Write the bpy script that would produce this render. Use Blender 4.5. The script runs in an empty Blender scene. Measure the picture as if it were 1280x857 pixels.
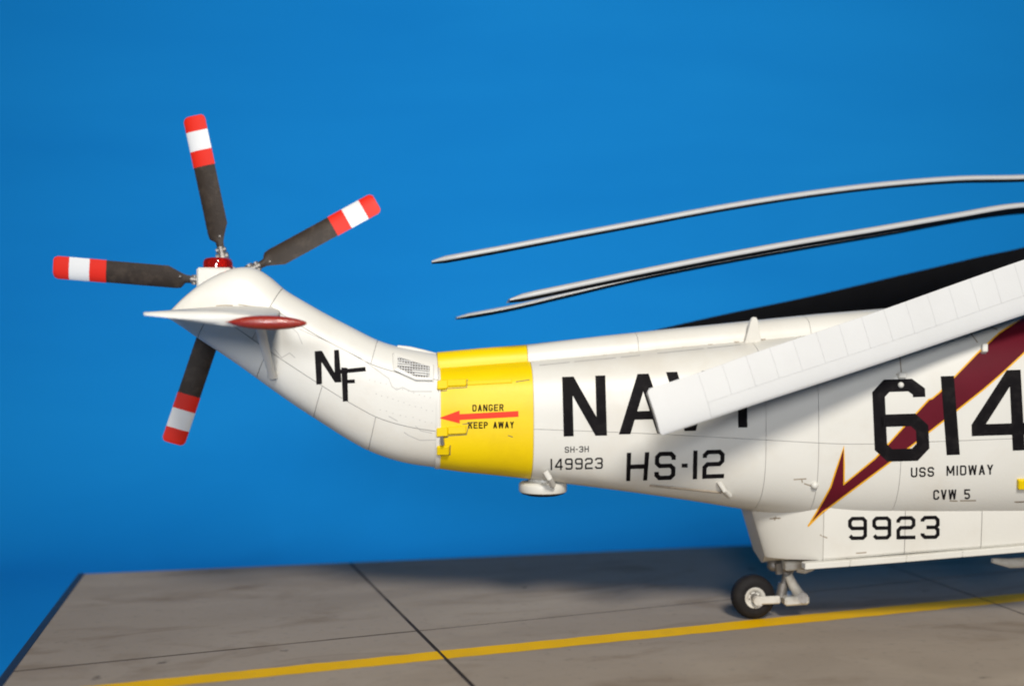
import bpy, math, random
import numpy as np
from mathutils import Vector, Matrix
from mathutils.bvhtree import BVHTree
random.seed(7)
S = 0.001                      # everything below is written in millimetres of the 1:48 model
D = bpy.data
COL = bpy.context.scene.collection
scene = bpy.context.scene
scene.render.engine = 'CYCLES'
scene.cycles.filter_width = 2.0

# ------------------------------------------------------------------ camera
CAM_H, FPX = 57.0, 1400.0
cam = D.objects.new('camera', D.cameras.new('camera'))
COL.objects.link(cam)
cam.location = (0, 0, CAM_H * S)
cam.rotation_euler = (math.radians(90), 0, 0)
cam.data.sensor_width = 36
cam.data.sensor_fit = 'HORIZONTAL'
cam.data.lens = FPX / 1280 * 36
cam.data.clip_start = 0.01
cam.data.clip_end = 20
cam.data.dof.use_dof = True
cam.data.dof.focus_distance = 0.215
cam.data.dof.aperture_fstop = 11.5
scene.camera = cam

# ------------------------------------------------------------------ studio light
world = D.worlds.new('World'); scene.world = world; world.use_nodes = True
world.node_tree.nodes['Background'].inputs[0].default_value = (0.80, 0.88, 1.0, 1)
world.node_tree.nodes['Background'].inputs[1].default_value = 0.018

def area(name, loc, target, size, power, col, spread=180):
    l = D.lights.new(name, 'AREA'); l.shape = 'DISK'; l.size = size; l.energy = power; l.color = col; l.spread = math.radians(spread)
    o = D.objects.new(name, l); COL.objects.link(o); o.location = loc
    o.rotation_euler = (Vector(target) - Vector(loc)).to_track_quat('-Z', 'Y').to_euler()
    return o
area('key_lamp', (0.09, -0.38, 0.46), (0.02, 0.25, 0.05), 0.15, 2.35, (1.0, 0.945, 0.86), 120)
area('fill_lamp', (-0.05, -0.62, 0.22), (-0.01, 0.48, 0.12), 0.16, 0.40, (0.97, 0.98, 1.0), 58)
scene.view_settings.view_transform = 'Standard'
scene.view_settings.look = 'None'
scene.view_settings.exposure = 0.0
scene.view_settings.gamma = 1.0

# ------------------------------------------------------------------ materials
def mat(name, col, rough=0.4, var=0.0, scale=200, dirt=None, dirt_amt=0.0, dirt_scale=60, bump=0.0, bump_scale=900,
        metal=0.0, spec=0.5, trans=0.0, coat=0.0, stretch=(1, 1, 1)):
    m = D.materials.new(name); m.use_nodes = True
    nt = m.node_tree; N = nt.nodes; L = nt.links
    b = N['Principled BSDF']
    b.inputs['Roughness'].default_value = rough
    b.inputs['Metallic'].default_value = metal
    b.inputs['Specular IOR Level'].default_value = spec
    b.inputs['Transmission Weight'].default_value = trans
    b.inputs['Coat Weight'].default_value = coat
    tc = N.new('ShaderNodeTexCoord'); mp = N.new('ShaderNodeMapping'); mp.inputs['Scale'].default_value = stretch
    L.new(tc.outputs['Object'], mp.inputs[0])
    base = None
    if var > 0:
        n = N.new('ShaderNodeTexNoise'); n.inputs['Scale'].default_value = scale; n.inputs['Detail'].default_value = 5
        L.new(mp.outputs[0], n.inputs['Vector'])
        r = N.new('ShaderNodeMix'); r.data_type = 'RGBA'
        r.inputs[6].default_value = tuple(max(0, c * (1 - var)) for c in col) + (1,)
        r.inputs[7].default_value = tuple(min(1, c * (1 + var)) for c in col) + (1,)
        L.new(n.outputs[0], r.inputs[0]); base = r.outputs[2]
    if dirt:
        n2 = N.new('ShaderNodeTexNoise'); n2.inputs['Scale'].default_value = dirt_scale; n2.inputs['Detail'].default_value = 8
        n2.inputs['Roughness'].default_value = 0.65
        L.new(mp.outputs[0], n2.inputs['Vector'])
        cr = N.new('ShaderNodeValToRGB'); cr.color_ramp.elements[0].position = 0.5; cr.color_ramp.elements[1].position = 0.78
        L.new(n2.outputs[0], cr.inputs[0])
        mu = N.new('ShaderNodeMath'); mu.operation = 'MULTIPLY'; mu.inputs[1].default_value = dirt_amt
        L.new(cr.outputs[0], mu.inputs[0])
        r2 = N.new('ShaderNodeMix'); r2.data_type = 'RGBA'
        L.new(mu.outputs[0], r2.inputs[0])
        if base: L.new(base, r2.inputs[6])
        else: r2.inputs[6].default_value = tuple(col) + (1,)
        r2.inputs[7].default_value = tuple(dirt) + (1,)
        base = r2.outputs[2]
    if base: L.new(base, b.inputs['Base Color'])
    else: b.inputs['Base Color'].default_value = tuple(col) + (1,)
    if bump > 0:
        n3 = N.new('ShaderNodeTexNoise'); n3.inputs['Scale'].default_value = bump_scale; n3.inputs['Detail'].default_value = 4
        L.new(mp.outputs[0], n3.inputs['Vector'])
        bp = N.new('ShaderNodeBump'); bp.inputs['Strength'].default_value = bump; bp.inputs['Distance'].default_value = 0.0004
        L.new(n3.outputs[0], bp.inputs['Height']); L.new(bp.outputs[0], b.inputs['Normal'])
    return m

M = {}
M['white'] = mat('white_paint', (0.635, 0.622, 0.575), 0.38, 0.05, 90, (0.52, 0.46, 0.37), 0.45, 60, 0.05, 1500, spec=0.35)
M['coolwhite'] = mat('blade_grey_white', (0.585, 0.585, 0.575), 0.45, 0.05, 150, (0.52, 0.52, 0.5), 0.25, 120, 0.05, 1500)
M['grey'] = mat('blade_grey', (0.48, 0.48, 0.475), 0.4, 0.06, 150, (0.3, 0.28, 0.25), 0.3, 150)
M['gap'] = mat('panel_gap', (0.34, 0.335, 0.33), 0.7, 0.1, 300)
M['egap'] = mat('blade_gap', (0.48, 0.49, 0.515), 0.7)
M['yellow'] = mat('yellow_paint', (0.76, 0.54, 0.0), 0.42, 0.05, 120, (0.52, 0.33, 0.005), 0.35, 90, 0.05, 1500, spec=0.3)
M['black'] = mat('black_marking', (0.008, 0.007, 0.008), 0.6, 0.3, 400, (0.10, 0.09, 0.08), 0.10, 400, spec=0.04)
M['bladeblack'] = mat('blade_black', (0.008, 0.008, 0.009), 0.6, 0.2, 300, spec=0.03)
M['brown'] = mat('weathered_black', (0.034, 0.025, 0.019), 0.5, 0.35, 350, (0.10, 0.075, 0.055), 0.5, 500, 0.1, 2500, spec=0.18)
M['red'] = mat('tip_red', (0.66, 0.022, 0.010), 0.5, 0.08, 300, spec=0.2)
M['tipwhite'] = mat('tip_white', (0.70, 0.70, 0.69), 0.4, 0.04, 300)
M['pod'] = mat('pod_red', (0.26, 0.018, 0.010), 0.30, 0.25, 1500, (0.45, 0.09, 0.035), 0.5, 2600, 0.25, 3000, coat=0.3)
M['lens'] = mat('red_lens', (0.75, 0.02, 0.015), 0.06, trans=0.75, coat=0.5)
M['amber'] = mat('amber_lamp', (0.9, 0.35, 0.08), 0.2, metal=0.3)
M['silver'] = mat('bare_metal', (0.24, 0.225, 0.21), 0.5, 0.35, 900, (0.12, 0.1, 0.08), 0.7, 900, 0.2, 2500, metal=0.6)
M['gearwhite'] = mat('gear_white', (0.58, 0.565, 0.52), 0.4, 0.08, 500, (0.25, 0.2, 0.15), 0.6, 420)
M['rubber'] = mat('tyre_rubber', (0.010, 0.009, 0.010), 0.7, 0.3, 800, (0.04, 0.035, 0.03), 0.4, 500, 0.15, 2500, spec=0.2)
M['maroon'] = mat('maroon_stripe', (0.098, 0.006, 0.014), 0.5, 0.15, 200, spec=0.12)
M['gold'] = mat('gold_edge', (0.72, 0.36, 0.01), 0.4)
M['arrow'] = mat('arrow_red', (0.72, 0.045, 0.02), 0.5, spec=0.15)
M['stain'] = mat('grime', (0.30, 0.25, 0.19), 0.6, 0.3, 900)
M['seam'] = mat('seam_line', (0.40, 0.39, 0.37), 0.6, 0.3, 900)
M['dark'] = mat('dark_grime', (0.10, 0.08, 0.06), 0.6, 0.4, 1200)
M['trim'] = mat('black_trim', (0.018, 0.016, 0.018), 0.5, 0.4, 300)
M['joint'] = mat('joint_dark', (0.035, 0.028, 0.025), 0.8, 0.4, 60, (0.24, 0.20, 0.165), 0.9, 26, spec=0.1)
M['core'] = mat('base_core', (0.035, 0.033, 0.034), 0.9)
M['paintline'] = mat('yellow_line', (0.76, 0.44, 0.0), 0.7, 0.08, 150, (0.45, 0.30, 0.04), 0.35, 110, 0.1, 1200, spec=0.1)

def concrete():
    m = D.materials.new('concrete'); m.use_nodes = True
    nt = m.node_tree; N = nt.nodes; L = nt.links; b = N['Principled BSDF']
    b.inputs['Roughness'].default_value = 0.8; b.inputs['Specular IOR Level'].default_value = 0.12
    g = N.new('ShaderNodeNewGeometry')
    mp = N.new('ShaderNodeMapping'); mp.inputs['Scale'].default_value = (1, 1.0, 1); mp.inputs['Rotation'].default_value = (0, 0, -0.28)
    L.new(g.outputs['Position'], mp.inputs[0])
    mp2 = N.new('ShaderNodeMapping'); mp2.inputs['Scale'].default_value = (0.55, 1.3, 1)
    L.new(mp.outputs[0], mp2.inputs[0])
    def noise(sc, det, src, rough=0.6, dist=0.0):
        n = N.new('ShaderNodeTexNoise'); n.inputs['Scale'].default_value = sc; n.inputs['Detail'].default_value = det
        n.inputs['Roughness'].default_value = rough; n.inputs['Distortion'].default_value = dist
        L.new(src.outputs[0], n.inputs['Vector']); return n.outputs[0]
    def ramp(src, p0, p1):
        r = N.new('ShaderNodeValToRGB'); r.color_ramp.elements[0].position = p0; r.color_ramp.elements[1].position = p1
        L.new(src, r.inputs[0]); return r.outputs[0]
    def mixc(f, a, c, amt=None):
        if amt is not None:
            mu = N.new('ShaderNodeMath'); mu.operation = 'MULTIPLY'; mu.inputs[1].default_value = amt; L.new(f, mu.inputs[0]); f = mu.outputs[0]
        r = N.new('ShaderNodeMix'); r.data_type = 'RGBA'; L.new(f, r.inputs[0])
        for k, v in ((6, a), (7, c)):
            if isinstance(v, tuple): r.inputs[k].default_value = v + (1,)
            else: L.new(v, r.inputs[k])
        return r.outputs[2]
    c = mixc(noise(28, 6, mp2, 0.6, 0.6), (0.24, 0.20, 0.16), (0.355, 0.305, 0.255))
    c = mixc(ramp(noise(45, 7, mp2, 0.6, 1.2), 0.52, 0.75), c, (0.17, 0.125, 0.085), 0.8)
    c = mixc(ramp(noise(19, 5, mp2, 0.55, 0.8), 0.50, 0.72), c, (0.43, 0.37, 0.30), 0.6)
    c = mixc(ramp(noise(420, 4, mp, 0.7), 0.56, 0.72), c, (0.16, 0.145, 0.13), 0.35)
    c = mixc(ramp(noise(150, 3, mp, 0.5), 0.70, 0.76), c, (0.08, 0.065, 0.055), 0.7)
    L.new(c, b.inputs['Base Color'])
    bp = N.new('ShaderNodeBump'); bp.inputs['Strength'].default_value = 0.15; bp.inputs['Distance'].default_value = 0.0004
    L.new(noise(900, 5, mp, 0.6), bp.inputs['Height']); L.new(bp.outputs[0], b.inputs['Normal'])
    return m
M['concrete'] = concrete()

def bluepaper():
    m = D.materials.new('blue_paper'); m.use_nodes = True
    nt = m.node_tree; N = nt.nodes; L = nt.links; b = N['Principled BSDF']
    b.inputs['Roughness'].default_value = 0.8; b.inputs['Specular IOR Level'].default_value = 0.08
    g = N.new('ShaderNodeNewGeometry'); mp = N.new('ShaderNodeMapping'); mp.inputs['Scale'].default_value = (1, 1, 4.5)
    L.new(g.outputs['Position'], mp.inputs[0])
    n = N.new('ShaderNodeTexNoise'); n.inputs['Scale'].default_value = 5; n.inputs['Detail'].default_value = 6; n.inputs['Distortion'].default_value = 0.4
    L.new(mp.outputs[0], n.inputs['Vector'])
    r = N.new('ShaderNodeMix'); r.data_type = 'RGBA'
    r.inputs[6].default_value = (0.0030, 0.210, 0.610, 1); r.inputs[7].default_value = (0.0100, 0.298, 0.750, 1)
    L.new(n.outputs[0], r.inputs[0]); L.new(r.outputs[2], b.inputs['Base Color'])
    bp = N.new('ShaderNodeBump'); bp.inputs['Strength'].default_value = 0.25; bp.inputs['Distance'].default_value = 0.004
    L.new(n.outputs[0], bp.inputs['Height']); L.new(bp.outputs[0], b.inputs['Normal'])
    return m
M['blue'] = bluepaper()

# ------------------------------------------------------------------ helpers
def mesh(name, verts, faces, m, parent=None, smooth=True, label=None, mats=None, midx=None):
    me = D.meshes.new(name)
    me.from_pydata([tuple(float(c) * S for c in v) for v in verts], [], faces)
    me.materials.append(M[m])
    if mats:
        for k in mats: me.materials.append(M[k])
    me.update()
    if smooth: me.polygons.foreach_set('use_smooth', [True] * len(me.polygons))
    if midx: me.polygons.foreach_set('material_index', midx)
    o = D.objects.new(name, me); COL.objects.link(o)
    if parent: o.parent = parent
    if label: o['label'] = label
    return o

class MB:
    def __init__(s): s.v = []; s.f = []
    def add(s, v, f):
        k = len(s.v); s.v += [tuple(p) for p in v]; s.f += [tuple(i + k for i in q) for q in f]; return s
    def tube(s, pts, r, n=12, cap=True):
        pts = [Vector(p) for p in pts]
        if not hasattr(r, '__len__'): r = [r] * len(pts)
        vs = []; fs = []
        for i, p in enumerate(pts):
            d = (pts[min(i + 1, len(pts) - 1)] - pts[max(i - 1, 0)]).normalized()
            a = d.orthogonal().normalized() if i == 0 else (a - d * a.dot(d)).normalized()
            b = d.cross(a)
            for k in range(n):
                t = 2 * math.pi * k / n
                vs.append(p + (a * math.cos(t) + b * math.sin(t)) * r[i])
        for i in range(len(pts) - 1):
            for k in range(n):
                fs.append((i * n + k, i * n + (k + 1) % n, (i + 1) * n + (k + 1) % n, (i + 1) * n + k))
        if cap:
            fs.append(tuple(range(n - 1, -1, -1))); e = (len(pts) - 1) * n; fs.append(tuple(range(e, e + n)))
        return s.add(vs, fs)
    def box(s, c, ax, ay, az, bev=0.0):
        # box from centre and half-axis vectors, corners chamfered by a smaller cap on every face pair
        c = Vector(c); ax, ay, az = Vector(ax), Vector(ay), Vector(az)
        vs = []
        k = bev
        def P(a, b, d): return c + ax * a + ay * b + az * d
        if k <= 0:
            vs = [P(a, b, d) for a in (-1, 1) for b in (-1, 1) for d in (-1, 1)]
            fs = [(0, 1, 3, 2), (4, 6, 7, 5), (0, 4, 5, 1), (2, 3, 7, 6), (0, 2, 6, 4), (1, 5, 7, 3)]
            return s.add(vs, fs)
        lx, ly, lz = 1 - k / ax.length, 1 - k / ay.length, 1 - k / az.length
        import itertools
        idx = {}
        for sg in itertools.product((-1, 1), repeat=3):
            for f in range(3):
                q = [sg[0] * lx, sg[1] * ly, sg[2] * lz]; q[f] = sg[f]
                idx[(sg, f)] = len(vs); vs.append(P(*q))
        fs = []
        for f in range(3):
            o1, o2 = [i for i in range(3) if i != f]
            for sgn in (-1, 1):
                quad = []
                for a, b in ((-1, -1), (1, -1), (1, 1), (-1, 1)):
                    q = [0, 0, 0]; q[f] = sgn; q[o1] = a; q[o2] = b
                    quad.append(idx[(tuple(q), f)])
                fs.append(tuple(quad))
        for f1, f2 in ((0, 1), (0, 2), (1, 2)):
            o = 3 - f1 - f2
            for a in (-1, 1):
                for b in (-1, 1):
                    q1 = [0, 0, 0]; q1[f1] = a; q1[f2] = b; q1[o] = -1; q2 = list(q1); q2[o] = 1
                    fs.append((idx[(tuple(q1), f1)], idx[(tuple(q2), f1)], idx[(tuple(q2), f2)], idx[(tuple(q1), f2)]))
        for sg in itertools.product((-1, 1), repeat=3): fs.append(tuple(idx[(sg, f)] for f in range(3)))
        return s.add(vs, fs)
    def lathe(s, c, axis, prof, n=32):
        # prof: (distance along axis, radius)
        c = Vector(c); axis = Vector(axis).normalized(); a = axis.orthogonal().normalized(); b = axis.cross(a)
        vs = []; fs = []
        for (h, r) in prof:
            for k in range(n):
                t = 2 * math.pi * k / n
                vs.append(c + axis * h + (a * math.cos(t) + b * math.sin(t)) * r)
        for i in range(len(prof) - 1):
            for k in range(n):
                fs.append((i * n + k, i * n + (k + 1) % n, (i + 1) * n + (k + 1) % n, (i + 1) * n + k))
        return s.add(vs, fs)
    def ball(s, c, r, n=12):
        c = Vector(c); prof = [(-r * math.cos(math.pi * i / 8), max(1e-4, r * math.sin(math.pi * i / 8))) for i in range(9)]
        return s.lathe(c, (0, 0, 1), prof, n)
    def build(s, name, m, parent=None, smooth=True, label=None):
        o = mesh(name, s.v, s.f, m, parent, smooth, label)
        bm_fix(o)
        return o

import bmesh
def bm_fix(o, ang=35):
    bm = bmesh.new(); bm.from_mesh(o.data)
    bmesh.ops.recalc_face_normals(bm, faces=bm.faces)
    for e in bm.edges:
        if len(e.link_faces) == 2 and e.calc_face_angle(0) > math.radians(ang): e.smooth = False
    bm.to_mesh(o.data); bm.free()

# the model stands on its tail wheel here, turned a few degrees from the picture plane
YAW = math.radians(6.0); CY, SY = math.cos(YAW), math.sin(YAW)
WX, WY = 49.8, 232.2
def P(u, v, y=0.0):
    """point of the model (its own frame: x to the nose, y to port, z up) seen at a photo position, y off the centre plane"""
    dx, dz = (u - 640) / FPX, (428.5 - v) / FPX
    t = (y - SY * WX + CY * WY) / (CY - SY * dx)
    return (CY * (t * dx - WX) + SY * (t - WY), y, CAM_H + t * dz)
def proj(p):
    x, y, z = p[..., 0], p[..., 1], p[..., 2]
    X = WX + CY * x - SY * y; Y = WY + SY * x + CY * y
    return 640 + FPX * X / Y, 428.5 - FPX * (z - CAM_H) / Y
CAML = Vector((CY * (-WX) + SY * (-WY), SY * WX - CY * WY, CAM_H))
def ray(u, v): return (Vector(P(u, v, 0)) - CAML).normalized()
def G(u, v, z=0.0):
    t = (z - CAM_H) / ((428.5 - v) / FPX)
    return ((u - 640) / FPX * t, t, z)

# ------------------------------------------------------------------ setting: blue paper sweep
def backdrop():
    prof = [(-260, -25.0), (100, -25.0), (250, -25.0), (400, -25.0)]
    R = 110
    for i in range(1, 13):
        a = i / 12 * math.pi / 2
        prof.append((400 + R * math.sin(a), -25 + R - R * math.cos(a)))
    prof += [(511, 200), (512, 330), (514, 540)]
    xs = np.linspace(-460, 520, 45)
    V = []; F = []
    for x in xs:
        for (y, z) in prof:
            wob = 0.8 * math.sin(x * 0.021 + 0.4) + 0.5 * math.sin(z * 0.03 + x * 0.008)
            V.append((x, y + (wob if y > 490 else 0), z))
    n = len(prof)
    for i in range(len(xs) - 1):
        for j in range(n - 1): F.append((i * n + j, i * n + j + 1, (i + 1) * n + j + 1, (i + 1) * n + j))
    o = mesh('backdrop', V, F, 'blue')
    o['kind'] = 'structure'
backdrop()

# ------------------------------------------------------------------ display base
def thing(name, label, cat, loc=(0, 0, 0), rz=0.0):
    o = D.objects.new(name, None); COL.objects.link(o); o.empty_display_size = 0.01
    o.location = tuple(c * S for c in loc); o.rotation_euler = (0, 0, rz); o['label'] = label; o['category'] = cat
    return o

def display_base():
    base = thing('display_base', 'grey concrete slab display base with a yellow line and black edging', 'display base', (0, 0, 0))
    def line(a, b):
        p, q = G(*a), G(*b); d = np.array([q[0] - p[0], q[1] - p[1]]); d /= np.linalg.norm(d)
        return np.array(p[:2]), d
    def X(l1, l2):
        A = np.array([l1[1], -l2[1]]).T; t = np.linalg.solve(A, l2[0] - l1[0]); return l1[0] + l1[1] * t[0]
    left = line((106, 716.5), (3, 857)); j1 = line((437.5, 703), (591, 856.5)); j2 = line((1122, 710), (1280, 775.6))
    far = line((111, 716.7), (927, 681.5)); pan = line((20, 838), (840, 756)); 
    dJ = (j1[1] + left[1]); dJ /= np.linalg.norm(dJ)
    j2 = (j2[0], dJ * 0.5 + j2[1] * 0.5)
    j3 = (j2[0] + np.array([135.0, 40.0]), dJ)
    near = (np.array([0.0, 88.0]), far[1])
    cols = [left, j1, j2, j3]; rows = [far, pan, near]
    gx = [0, 0.30, 0.22, 0]; gy = [0, 0.16, 0]
    for i in range(3):
        for j in range(2):
            c = [X(cols[i], rows[j]), X(cols[i + 1], rows[j]), X(cols[i + 1], rows[j + 1]), X(cols[i], rows[j + 1])]
            ex = (c[1] - c[0]) / np.linalg.norm(c[1] - c[0]); ey = (c[3] - c[0]) / np.linalg.norm(c[3] - c[0])
            c[0] = c[0] + ex * gx[i] + ey * gy[j]; c[3] = c[3] + ex * gx[i] - ey * gy[j + 1]
            c[1] = c[1] - ex * gx[i + 1] + ey * gy[j]; c[2] = c[2] - ex * gx[i + 1] - ey * gy[j + 1]
            cen = sum(c) / 4
            dz = -0.02 * ((i + j) % 2)
            V = [(p[0], p[1], -1.2) for p in c] + [(p[0], p[1], dz - 0.07) for p in c] + \
                [tuple(p + (cen - p) / np.linalg.norm(cen - p) * 0.12) + (dz,) for p in c]
            F = [(3, 2, 1, 0)]
            for k in range(4):
                q = (k + 1) % 4
                F += [(k, q, 4 + q, 4 + k), (4 + k, 4 + q, 8 + q, 8 + k)]
            F.append((8, 9, 10, 11))
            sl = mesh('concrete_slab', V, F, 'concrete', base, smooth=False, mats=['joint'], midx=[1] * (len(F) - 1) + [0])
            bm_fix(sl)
            if j == 1:
                top = line((400, 828.2), (1280, 740.8)); bot = line((400, 838.6), (1280, 750.6))
                q = [X(cols[i], top), X(cols[i + 1], top), X(cols[i + 1], bot), X(cols[i], bot)]
                q = [q[0] + ex * gx[i], q[1] - ex * gx[i + 1], q[2] - ex * gx[i + 1], q[3] + ex * gx[i]]
                # slightly uneven painted edge
                V = []; F = []; n = 40
                for k in range(n + 1):
                    t = k / n
                    a = q[0] * (1 - t) + q[1] * t; b = q[3] * (1 - t) + q[2] * t
                    w = (b - a)
                    V.append(tuple(a + w * random.uniform(-0.03, 0.03)) + (dz + 0.05,)); V.append(tuple(b + w * random.uniform(-0.03, 0.03)) + (dz + 0.05,))
                for k in range(n): F.append((2 * k, 2 * k + 1, 2 * k + 3, 2 * k + 2))
                mesh('painted_line', V, F, 'paintline', sl, smooth=False)
    for l, w, a, b in ((j1, 0.35, far, near), (j2, 0.30, far, near), (pan, 0.22, left, j1), (pan, 0.22, j1, j2), (pan, 0.22, j2, j3)):
        p, q = X(l, a), X(l, b); d = (q - p) / np.linalg.norm(q - p); n_ = np.array([-d[1], d[0]]) * w
        p, q = p + d * 0.4, q - d * 0.4
        V = [tuple(k) + (z,) for z in (-1.1, -0.085) for k in (p + n_, q + n_, q - n_, p - n_)]
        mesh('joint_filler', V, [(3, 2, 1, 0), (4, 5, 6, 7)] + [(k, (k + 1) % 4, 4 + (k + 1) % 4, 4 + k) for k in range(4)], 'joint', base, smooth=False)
    c = [X(left, far), X(j3, far), X(j3, near), X(left, near)]
    V = [(p[0], p[1], -24.9) for p in c] + [(p[0], p[1], -1.25) for p in c]
    mesh('core_board', V, [(3, 2, 1, 0), (4, 5, 6, 7)] + [(k, (k + 1) % 4, 4 + (k + 1) % 4, 4 + k) for k in range(4)], 'core', base, smooth=False)
    def strip(a, b, w, zt):
        d = (b - a) / np.linalg.norm(b - a); n = np.array([d[1], -d[0]]) * w
        pts = [a, b, b + n, a + n]
        mb = MB(); mid = sum(pts) / 4
        mb.box(tuple(mid) + ((zt - 24.9) / 2,), tuple((b - a) / 2) + (0,), tuple(n / 2) + (0,), (0, 0, (zt + 24.9) / 2), 0.2)
        mb.build('edge_trim', 'trim', base, smooth=False)
    dl = (c[3] - c[0]) / np.linalg.norm(c[3] - c[0])
    strip(c[0] + dl * -0.9, c[3], -1.6 if False else 1.6, 0.12) if np.cross(dl, c[1] - c[0]) > 0 else strip(c[0] - dl * 0.9, c[3], 1.6, 0.12)
    strip(c[1] + np.array([0.1, 0.0]), c[0], 0.8, -0.10)
    strip(c[2], c[1], 1.6, 0.12)
    strip(c[3], c[2], 1.6, 0.12)
display_base()

# ------------------------------------------------------------------ the helicopter
heli = thing('model_helicopter', 'white scale model helicopter with yellow tail band and folded rotor blades', 'model helicopter', (WX, WY, 0), YAW)

# --- lofted bodies: stations (top point, bottom point, half width, roundness)
class Loft:
    def __init__(s, st):
        s.st = np.array(st, float)      # Tx Tz Bx Bz w n
        s.N = len(st) - 1
    def par(s, q):
        q = min(max(q, 0.0), float(s.N)); i = min(int(q), s.N - 1); t = q - i
        p0, p1, p2, p3 = s.st[max(i - 1, 0)], s.st[i], s.st[i + 1], s.st[min(i + 2, s.N)]
        m1 = (p2 - p0) / 2 if i > 0 else (p2 - p1); m2 = (p3 - p1) / 2 if i + 2 <= s.N else (p2 - p1)
        t2, t3 = t * t, t * t * t
        return (2 * t3 - 3 * t2 + 1) * p1 + (t3 - 2 * t2 + t) * m1 + (-2 * t3 + 3 * t2) * p2 + (t3 - t2) * m2
    def F(s, q, th, off=0.0):
        Tx, Tz, Bx, Bz, w, n = s.par(q)
        c, sn = math.cos(th), math.sin(th); e = 2.0 / n
        y = -(w - off) * math.copysign(abs(sn) ** e, sn)
        k = math.copysign(abs(c) ** e, c)
        h = math.hypot(Tx - Bx, Tz - Bz); k *= max(0.02, (h - 2 * off) / h)
        return np.array([(Tx + Bx) / 2 + (Tx - Bx) / 2 * k, y, (Tz + Bz) / 2 + (Tz - Bz) / 2 * k])
    def grid(s, q0, q1, nq, t0, t1, nt, off=0.0):
        return np.array([[s.F(q0 + (q1 - q0) * i / nq, t0 + (t1 - t0) * j / nt, off) for j in range(nt + 1)] for i in range(nq + 1)])
    def closed(s, nq, nt, off=0.0, q0=0.0, q1=None):
        q1 = s.N if q1 is None else q1
        g = s.grid(q0, q1, nq, 0, 2 * math.pi, nt, off)[:, :-1]
        V = g.reshape(-1, 3).tolist(); F = []
        for i in range(nq):
            for j in range(nt): F.append((i * nt + j, i * nt + (j + 1) % nt, (i + 1) * nt + (j + 1) % nt, (i + 1) * nt + j))
        F.append(tuple(range(nt))); F.append(tuple(range(nq * nt + nt - 1, nq * nt - 1, -1)))
        return V, F
    def table(s, nq=500, nt=90):
        s.q = np.linspace(0, s.N, nq); s.t = np.linspace(0.05, math.pi - 0.05, nt)
        g = np.array([[s.F(a, b) for b in s.t] for a in s.q]); s.pu, s.pv = proj(g)
    def inv(s, u, v):
        d = (s.pu - u) ** 2 + (s.pv - v) ** 2; i, j = np.unravel_index(np.argmin(d), d.shape); return s.q[i], s.t[j]

def patch(name, g, m, parent, gap=0.11, depth=0.22, edges=(1, 1, 1, 1), label=None, flip=False):
    """a skin panel: grid of points, borders pulled back by half a joint and turned inwards so that the joint is recessed"""
    g = np.array(g, float).copy()
    def pull(a, b):
        d = b - a; L = np.linalg.norm(d, axis=-1, keepdims=True); return a + d / np.maximum(L, 1e-9) * np.minimum(gap / 2, L * 0.45)
    if edges[0]: g[0] = pull(g[0], g[1])
    if edges[1]: g[-1] = pull(g[-1], g[-2])
    if edges[2]: g[:, 0] = pull(g[:, 0], g[:, 1])
    if edges[3]: g[:, -1] = pull(g[:, -1], g[:, -2])
    na, nb = g.shape[:2]
    V = g.reshape(-1, 3).tolist(); F = []
    for i in range(na - 1):
        for j in range(nb - 1): F.append((i * nb + j, i * nb + j + 1, (i + 1) * nb + j + 1, (i + 1) * nb + j))
    da = np.gradient(g, axis=0); db = np.gradient(g, axis=1); nn = np.cross(db, da)
    nn /= np.maximum(np.linalg.norm(nn, axis=-1, keepdims=True), 1e-9)
    if flip: nn = -nn
    def skirt(idx):
        k = len(V)
        for (i, j) in idx: V.append(g[i, j].tolist())
        for (i, j) in idx: V.append((g[i, j] - nn[i, j] * depth).tolist())
        n = len(idx)
        for a in range(n - 1): F.append((k + a, k + a + 1, k + n + a + 1, k + n + a))
    if edges[0]: skirt([(0, j) for j in range(nb)])
    if edges[1]: skirt([(na - 1, j) for j in range(nb)])
    if edges[2]: skirt([(i, 0) for i in range(na)])
    if edges[3]: skirt([(i, nb - 1) for i in range(na)])
    return mesh(name, V, F, m, parent, True, label)

def ST(tu, tv, bu, bv, w, n):
    t = P(tu, tv); b = P(bu, bv); return (t[0], t[2], b[0], b[2], w, n)
def SX(x, zt, zb, w, n): return (x, zt, x, zb, w, n)

def S_at(u, tv, bv, w, n):
    t = P(u, tv); b = P(u, bv); xm = P(u, (tv + bv) / 2)[0]
    return (xm, t[2], xm, b[2], w, n)
body = Loft([
    S_at(546, 458, 584, 8.4, 2.9), S_at(575, 456, 588, 9.0, 2.9), S_at(605, 453.5, 591, 9.5, 2.9), S_at(660, 449, 597, 10.4, 2.9),
    S_at(750, 441, 608, 12.2, 2.9), S_at(840, 432, 620, 14.0, 3.0), S_at(930, 424, 634, 15.8, 3.0), S_at(1020, 415, 646, 17.4, 3.1),
    S_at(1110, 406, 647, 18.8, 3.1), S_at(1200, 397, 645, 19.8, 3.2), S_at(1290, 388, 644, 20.6, 3.2), S_at(1400, 380, 645, 21.4, 3.2),
    SX(125, 70, 16, 22.3, 3.2), SX(165, 70, 14, 22.5, 3.2), SX(190, 66, 14, 21.5, 3.0), SX(208, 54, 16, 18, 2.6), SX(219, 42, 20, 11, 2.3), SX(224, 34, 26, 3, 2.0)])
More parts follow.
